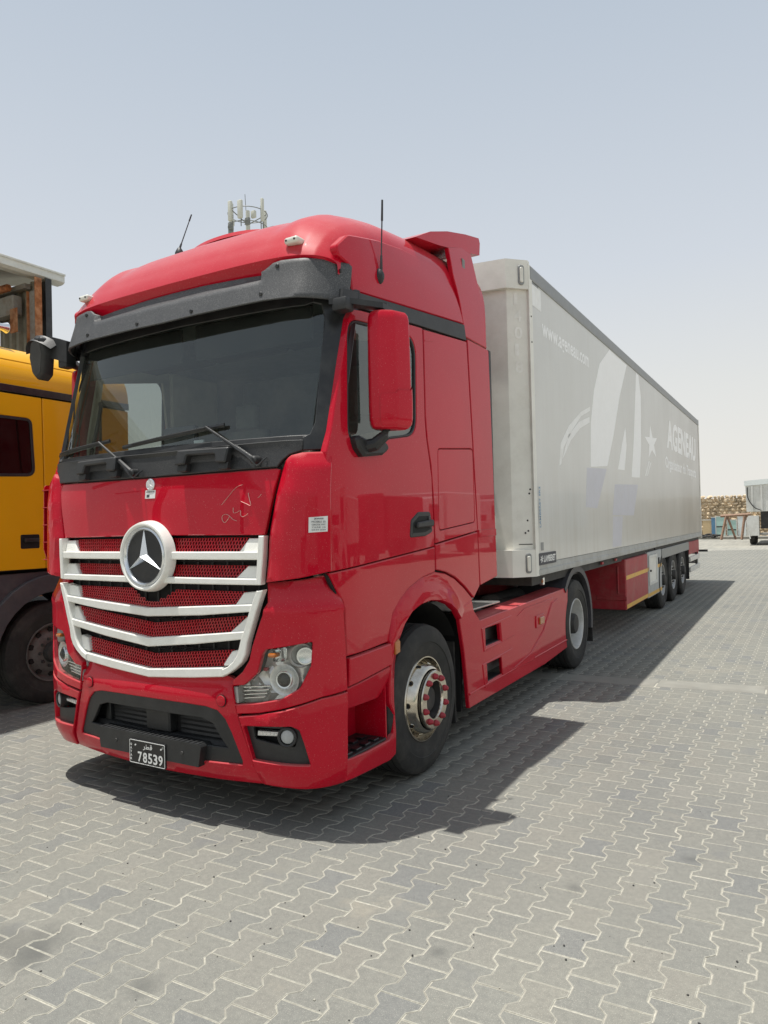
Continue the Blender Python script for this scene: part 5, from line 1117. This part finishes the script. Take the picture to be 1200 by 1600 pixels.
# lower side panels round the wheel arch
sboth('lower_front_panel', [(.310, 1.395), (.375, 1.290), (.392, 1.24), (.398, .972), (.60, .974), (.868, .985), (.885, 1.06), (.925, 1.155), (1.03, 1.235), (1.157, 1.298), (1.35, 1.352), (1.546, 1.374), (1.552, 1.549), (.272, 1.456)], RED, 0, .035, .006, .12)
sboth('front_gap_trim', [(.262, 1.455), (.36, 1.29), (.38, 1.24), (.384, .66), (.40, .66), (.40, 1.25), (.31, 1.42)], HOLE, -.015, .02, .002)
sboth('step_cover', [(.402, .962), (.86, .974), (.905, .895), (.893, .840), (.402, .800)], RED, .010, .04, .006, .1, offf=lambda y, z: .012*(z-.8)/.16)
sboth('step_cover', rnd([(.402, .790), (.893, .830), (.885, .735), (.80, .640), (.43, .655)], [.0, .0, .03, .03, .01]), RED, .004, .04, .006, .1, offf=lambda y, z: -.05*max(0, (.80-z)/.15))
for s in (1, -1):
    x0, x1 = sorted((s*.98, s*.99)); one('step_back', box(x0, x1, .40, .93, .34, .82), RED, R); 
    rv = []
    for k in range(9):
        a = k/8*pi/2; rv.append((s*(1.225-.24*(1-cos(a))), .90-.10*(1-sin(a))*0+.02-.10*sin(a)*0+.0))
    one('step_side', prism([(.858, .33), (.858, .82), (.845, .82), (.845, .33)], 'x', s*.98, s*1.215), RED, R)
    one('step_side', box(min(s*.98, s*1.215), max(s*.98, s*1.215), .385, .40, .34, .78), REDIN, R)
    one('step_tread', rbox(min(s*.99, s*1.222), max(s*.99, s*1.222), .405, .843, .375, .390, .004, 1), BLK, R)
    for j in range(4):
        for q in range(2): one('tread_cleat', rbox(*sorted((s*(1.06+q*.09), s*(1.11+q*.09))), .43+j*.10, .49+j*.10, .389, .402, .004, 1), BLKG, R)
    one('step_peg', lathe([(0, .016), (.05, .016), (.05, 0)], 12, 'x', (s*.99, .47, .55), s), HOLE, R)
sboth('sill', rnd([(.384, .388), (.60, .375), (.86, .372), (.905, .40), (.922, .52), (.935, .52), (.945, .40), (.935, .262), (.86, .243), (.372, .268)], [.008, 0, .03, .02, 0, 0, 0, .02, .02, .01]), RED, -.004, .03, .006, .1)
fo_ = [(.872, .60), (.872, .80), (.868, 1.0), (.905, 1.13), (1.00, 1.225), (1.157, 1.298), (1.35, 1.352), (1.546, 1.374), (1.72, 1.350), (1.88, 1.300), (2.06, 1.210), (2.222, 1.108), (2.06, 1.040), (1.925, .990), (1.845, 1.065), (1.744, 1.120), (1.60, 1.162), (1.434, 1.180), (1.28, 1.168), (1.15, 1.135), (1.05, 1.070), (.985, .980), (.955, .88), (.935, .72), (.930, .60), (.94, .50), (.925, .50)]
sboth('wheel_arch', fo_, RED, 0, .05, .008, .05, offf=lambda y, z: .030*max(0, 1-abs(math.hypot(y-1.43, (z-.52)*1.02)-.70)/.12)-.004, ang=40)
sboth('side_marker', rnd([(.905, .895), (.902, .975), (.945, .992), (.965, .975), (.962, .905)], .008), ORG, .030, .02, .005)
sboth('lower_rear_panel', [(1.566, 1.566), (1.566, 1.388), (1.72, 1.364), (1.89, 1.312), (2.07, 1.222), (2.235, 1.118), (2.355, 1.200), (2.340, 1.640), (1.95, 1.602)], RED, -.002, .035, .006, .12)

# ---- skirt between the axles
sko = [(1.925, 1.040), (2.06, 1.085), (2.185, 1.110), (2.22, 1.02), (2.34, .925), (4.86, .965), (4.82, .60), (4.80, .305), (4.0, .268), (2.085, .275), (2.055, .50), (2.01, .75)]
w1 = [(2.445, .695), (2.79, .695), (2.765, .842), (2.435, .842)]; w2 = [(2.475, .400), (2.82, .405), (2.80, .552), (2.465, .548)]
SK = sboth('side_skirt', rnd(sko, [.01, .0, .02, .06, .01, .01, 0, .05, 0, .01, 0, 0]), RED, 0, .03, .006, holes=[w1, w2])
for i, s in enumerate((1, -1)):
    def sp2(name, poly, mat, off, th, bev=.004, **k):
        vf = plate(poly, S2, off, th, bev, **k); return one(name, vf if s == 1 else mirror(vf), mat, SK[i])
    for (a, b) in ((.680, .858), (.385, .565)): sp2('panel_frame', [(2.40, a-.02), (3.12, a+.01), (3.05, b+.02), (2.36, b)], RED, .006, .012, .005, holes=[[(2.435, a+.005), (2.80, a+.005), (2.775, b-.012), (2.43, b-.012)]])
    sp2('panel_crease', [(3.05, .40), (3.55, .46), (3.95, .62), (4.25, .86), (4.45, .88), (4.20, .66), (3.95, .50), (3.6, .37)], RED, .010, .012, .008); sp2('panel_crease', [(3.2, .85), (4.30, .885), (4.30, .905), (3.4, .90)], RED, .006, .01, .004)
    sp2('lower_moulding', [(2.09, .375), (4.80, .385), (4.80, .40), (2.09, .392)], RED, .008, .012, .004)
    mk = sp2('side_marker_base', rnd([(3.72, .665), (3.98, .665), (3.98, .785), (3.72, .785)], .01), RED, .010, .012, .004); sp2('side_marker', rnd([(3.80, .69), (3.93, .69), (3.93, .76), (3.80, .76)], .01), ORG, .026, .018, .005)
    one('skirt_top', prism([(1.238, .0), (1.238, .0)], 'x', 0, 0), RED, SK[i]) if False else None
    one('skirt_top', ([(s*1.236, 2.36, .921), (s*1.236, 4.855, .961), (s*1.05, 4.855, .975), (s*1.05, 2.40, .935), (s*1.236, 2.36, .90), (s*1.236, 4.855, .94), (s*1.05, 4.86, .95), (s*1.05, 2.40, .91)], [(0, 1, 2, 3), (7, 6, 5, 4), (3, 2, 6, 7), (1, 0, 4, 5), (0, 3, 7, 4), (2, 1, 5, 6)]), RED, SK[i], smooth=False)
    one('opening_step', rbox(*sorted((s*1.12, s*1.225)), 2.46, 2.80, .688, .700, .004, 1), BLK, SK[i]); one('opening_step', rbox(*sorted((s*1.12, s*1.225)), 2.48, 2.83, .393, .405, .004, 1), BLK, SK[i])
    one('fuel_tank', rbox(*sorted((s*.62, s*1.10)), 2.25, 4.45, .36, .90, .12, 4), STL, R)
    one('tank_strap', rbox(*sorted((s*.61, s*1.112)), 2.62, 2.67, .35, .91, .12, 4), BLK, R)
    one('treadplate', rbox(*sorted((s*.55, s*1.10)), 2.35, 3.15, .975, .99, .004, 1), ALU, R)
    one('treadplate', rbox(*sorted((s*.55, s*1.04)), 3.20, 3.95, .93, .945, .004, 1), CHS, R)
    one('air_tank', lathe([(0, 0), (.03, .10), (.08, .13), (.9, .13), (.95, .10), (.98, 0)], 20, 'y', (s*.80, 3.5, .86)), CHS, R)
    ca_ = one('filler_cap', lathe([(0, .045), (.11, .045), (.125, .035), (.125, 0)], 20, 'z', (s*1.15, 2.30, .96)), BLK, R)
    # rear mudguard over the drive wheel
    ag = arc(5.21, .51, .66, 200, -12, 30); ai = arc(5.21, .51, .615, -12, 200, 30)
    one('mudguard', prism(ag+ai, 'x', s*.72, s*1.205), FEN, R, ang=25)
    one('mudguard_lip', prism(arc(5.21, .51, .668, 138, -12, 26)+arc(5.21, .51, .600, -12, 138, 26), 'x', s*1.20, s*1.252), FEN, R, ang=25)
    one('mudguard_end', prism([(4.565, .30), (4.60, .30), (4.60, .75), (4.58, .85), (4.565, .85)], 'x', s*.72, s*1.20), FEN, R)
    one('mud_flap', rbox(*sorted((s*.75, s*1.245)), 5.875, 5.89, .20, .62, .004, 1), RUB, R)
    one('mud_flap', rbox(*sorted((s*.72, s*1.16)), 2.0, 2.02, .17, .80, .004, 1), RUB, R)
one('coiled_hose', tube([(.25+.5*k/60, 2.9+.35*k/60+.05*cos(k*1.2), 1.35+.05*sin(k*1.2)-.35*sin(pi*k/60)) for k in range(61)], .012, 6), BLK, R)
for k, mt_ in enumerate((NUT, YTP, BLK)):
    one('air_line', tube([(.55+.12*k, 2.34+.62*t/40, 1.62-.34*sin(pi*t/40)+.03*cos(t*1.35+k)) for t in range(41)], .011, 6), mt_, R)
both('chassis_rail', rbox(.36, .44, .6, 6.2, .70, .98, .01, 1), CHS, R)
one('gearbox', rbox(-.35, .35, 1.2, 3.2, .45, 1.1, .08, 2), CHS, R); one('fifth_wheel', prism([(4.6, 1.10), (5.7, 1.10), (5.7, 1.17), (4.6, 1.17)], 'x', -.45, .45), CHS, R, smooth=False)
for y, nm in ((1.40, 'axle'), (5.21, 'axle')): one(nm, tube([(-.95, y, .51), (.95, y, .51)], .075, 10), CHS, R)
one('exhaust_box', rbox(-1.05, -.45, 2.3, 3.3, .4, .95, .06, 2), STL, R)
wheel(R, 'steer', 1.385, 1, 1.235); wheel(R, 'steer', 1.385, -1, 1.235); wheel(R, 'drive', 5.21, 1, 1.25); wheel(R, 'drive', 5.21, -1, 1.25)

# ---- mirrors
for s in (1, -1):
    def MX(p): return (s*p[0], p[1], p[2])
    mh = []
    # head: a tapered upright shell; plan section is a rounded wedge, nose towards the front
    sec = rnd([(1.295, .60), (1.335, .545), (1.40, .555), (1.475, .625), (1.515, .735), (1.49, .765), (1.31, .735)], [.02, .03, .05, .05, .03, .02, .02], 4)
    cx, cy = 1.40, .665; zs = [2.285, 2.292, 2.312, 2.345, 2.40, 2.60, 2.80, 2.93, 2.962, 2.980, 2.986]; sc2 = [.72, .86, .95, .985, 1.0, 1.0, .985, .97, .93, .82, .66]
    V = [(s*(cx+(p[0]-cx)*q), cy+(p[1]-cy)*q+0, z) for z, q in zip(zs, sc2) for p in sec]; n_ = len(sec)
    F = [(j*n_+i, j*n_+(i+1) % n_, (j+1)*n_+(i+1) % n_, (j+1)*n_+i) for j in range(len(zs)-1) for i in range(n_)]+[list(range(n_))[::-1], [(len(zs)-1)*n_+i for i in range(n_)]]
    mi = one('mirror_head', (V, F), RED, R, ang=30)
    # wide-angle lower housing cover, let in over the outer corner
    V2 = [(s*(cx+(p[0]-cx)*q*1.035+.004), cy+(p[1]-cy)*q*1.035, z) for z, q in zip([2.300, 2.315, 2.35, 2.42, 2.50, 2.535], [.86, .95, .985, 1, 1, .99]) for p in sec[12:30]]; m_ = 18 if len(sec) >= 30 else len(sec[12:30])
    V2 = [(x, y, z+(.09*(k_ % m_)/m_-.06 if k_//m_ >= 4 else 0)) for k_, (x, y, z) in enumerate(V2)]
    one('lower_mirror_cover', (V2, [(j*m_+i, j*m_+i+1, (j+1)*m_+i+1, (j+1)*m_+i) for j in range(5) for i in range(m_-1)]), RED, mi, ang=30)
    one('mirror_glass', box(min(s*1.32, s*1.47), max(s*1.32, s*1.47), .742, .768, 2.36, 2.92), SIL, mi)
    ua = one('upper_mirror_arm', prism([(s*1.19, .36), (s*1.20, .44), (s*1.34, .60), (s*1.355, .74), (s*1.40, .73), (s*1.41, .60), (s*1.30, .42)], 'z', 2.995, 3.028), BLK, R, ang=30)
    one('arm_hinge', rbox(*sorted((s*1.20, s*1.30)), .37, .46, 2.955, 3.030, .012, 2), BLK, ua); one('arm_pivot', lathe([(2.97, .03), (3.04, .03), (3.045, 0)], 16, 'z', (s*1.375, .66, 0)), BLK, ua)
    one('lower_mirror_arm', tube([(s*1.24, .60, 2.185), (s*1.32, .62, 2.20), (s*1.37, .65, 2.25), (s*1.38, .66, 2.30)], [.045, .04, .035, .035], 10), BLK, R)
# kerb mirror at the far corner of the windscreen
kmp = [(-1.46+(a+1.46)*.92, 3.05+(b-3.05)*.94) for a, b in rnd([(-1.345, 3.19), (-1.355, 3.06), (-1.43, 2.915), (-1.52, 2.872), (-1.575, 2.93), (-1.565, 3.06), (-1.50, 3.17), (-1.42, 3.215)], .04, 3)]
def KM(x, z, o): return (x, .30-.25*(z-3.05)-o, z)
km = one('kerb_mirror', mirror(mirror(plate(kmp, KM, 0, .09, .02))), BLK, R, ang=50)
one('kerb_mirror_glass', plate(inset(kmp, .022), KM, .003, .006, .002), BLKG, km)
one('mirror_hood', airfoil(-1.60, -1.30, [(.25, 3.16), (.32, 3.215), (.42, 3.20), (.42, 3.18), (.32, 3.19)], 10, arch=.07), BLK, km)
one('kerb_mirror_arm', prism([(-1.18, 2.98), (-1.18, 3.14), (-1.36, 3.20), (-1.40, 3.18), (-1.38, 3.04)], 'y', .36, .44), BLK, R, smooth=False)

# ---- roof fittings
def antenna(base, tip, lean):
    a = one('aerial', lathe([(0, .034), (.018, .033), (.04, .022), (.055, .012), (.06, 0)], 20, 'z', base), BLK, R)
    b_ = Vector(base)+Vector((0, 0, .045)); t_ = Vector(tip)
    one('aerial_rod', tube([b_, b_.lerp(t_, .15), b_.lerp(t_, .17), b_.lerp(t_, .8), b_.lerp(t_, .82), t_], [.009, .007, .0045, .0035, .006, .005], 7), BLK, a)
antenna((-.45, .80, 3.765), (-.42, .90, 4.10), 0)
one('aerial', xf(lathe([(-.01, .046), (.014, .044), (.036, .034), (.048, .018), (.05, 0)], 24, 'x'), Matrix.Translation((1.205, .885, 3.30)) @ Matrix.Diagonal((1, .8, 1.25, 1))), BLK, R)
one('aerial_rod', tube([(1.235, .89, 3.32), (1.237, .893, 3.43), (1.237, .894, 3.44), (1.238, .91, 3.66), (1.238, .911, 3.665), (1.238, .92, 3.80)], [.010, .0075, .0045, .0045, .0075, .0065], 8), BLK, R)
for s in (1, -1):
    cl = one('clearance_lamp', rbox(*sorted((s*.895, s*.995)), .330, .42, 3.392, 3.434, .016, 3), LTW, R); one('lamp_clip', lathe([(0, .007), (.004, .006), (.004, 0)], 8, 'y', (s*.915, .330, 3.413), -1), CHS, cl); one('lamp_clip', lathe([(0, .007), (.004, .006), (.004, 0)], 8, 'y', (s*.975, .330, 3.413), -1), CHS, cl)

# ---- cab interior seen through the glass
one('dashboard', prism([(.30, 1.4), (.24, 2.15), (.34, 2.20), (.70, 2.17), (.85, 2.0), (.90, 1.4)], 'x', -1.12, 1.12), DASH, R, ang=20)
for k in range(12): one('vent_slot', rbox(.10+k*.075, .165+k*.075, .30, .33, 2.205, 2.215, .003, 1), GRYI, R)
one('dash_speaker', lathe([(0, .07), (.03, .06), (.045, .045), (.045, 0)], 24, 'z', (.93, .42, 2.19)), GRYI, R)
one('dash_screen', rbox(-.28, .02, .45, .50, 2.15, 2.42, .02, 2), BLKG, R); one('paper_on_dash', rbox(.08, .16, .38, .40, 2.18, 2.30, .003, 1), STK, R)
one('steering_wheel', xf(lathe([(0.018*cos(t*pi/4), .225+.018*sin(t*pi/4)) for t in range(9)], 36, 'z'), Matrix.Translation((.60, .92, 2.22)) @ Matrix.Rotation(radians(28), 4, 'X')), GRYI, R)
one('steering_boss', xf(rbox(-.09, .09, -.07, .07, -.03, .02, .02, 2), Matrix.Translation((.60, .92, 2.21)) @ Matrix.Rotation(radians(28), 4, 'X')), GRYI, R)
for s in (1, -1):
    one('seat_base', rbox(*sorted((s*.35, s*.88)), 1.05, 1.55, 1.75, 1.92, .06, 3), GRYI, R); one('seat_back', rot(rbox(*sorted((s*.37, s*.86)), 1.50, 1.66, 1.85, 2.58, .07, 3), (0, 1.55, 1.9), 'X', radians(-12)), GRYI, R)
    one('headrest', rbox(*sorted((s*.50, s*.73)), 1.66, 1.76, 2.56, 2.78, .04, 3), GRYI, R)
    fr = plate([(.50, 2.10), (1.42, 2.16), (1.42, 3.06), (.64, 3.0), (.60, 2.9), (.50, 2.4)], lambda y, z, o: (1.16+o, y, z), 0, .03, .005, holes=[[(.54, 2.24), (.64, 2.86), (1.24, 2.96), (1.30, 2.40)]]); one('door_inner_trim', fr if s == 1 else mirror(fr), CRM, R)
    one('interior_grab_bar', tube(smoothpath([(s*1.13, .52, 2.30), (s*1.08, .50, 2.36), (s*1.07, .56, 2.62), (s*1.12, .60, 2.70)], 5), .014, 8), BLK, R)
    one('sun_blind', rbox(*sorted((s*.06, s*1.02)), .43, .45, 2.83, 3.07, .01, 1), HOLE, R)
one('bunk', rbox(-1.1, 1.1, 1.85, 2.25, 2.0, 2.25, .06, 3), CRM, R); one('curtain', rbox(-1.13, -1.09, 1.30, 1.85, 2.1, 3.05, .01, 1), CRM, R)
for k in range(3): one('overhead_locker', rbox(-1.05+k*.71, -.37+k*.71, .80, 1.1, 2.98, 3.12, .03, 2), HOLE, R)
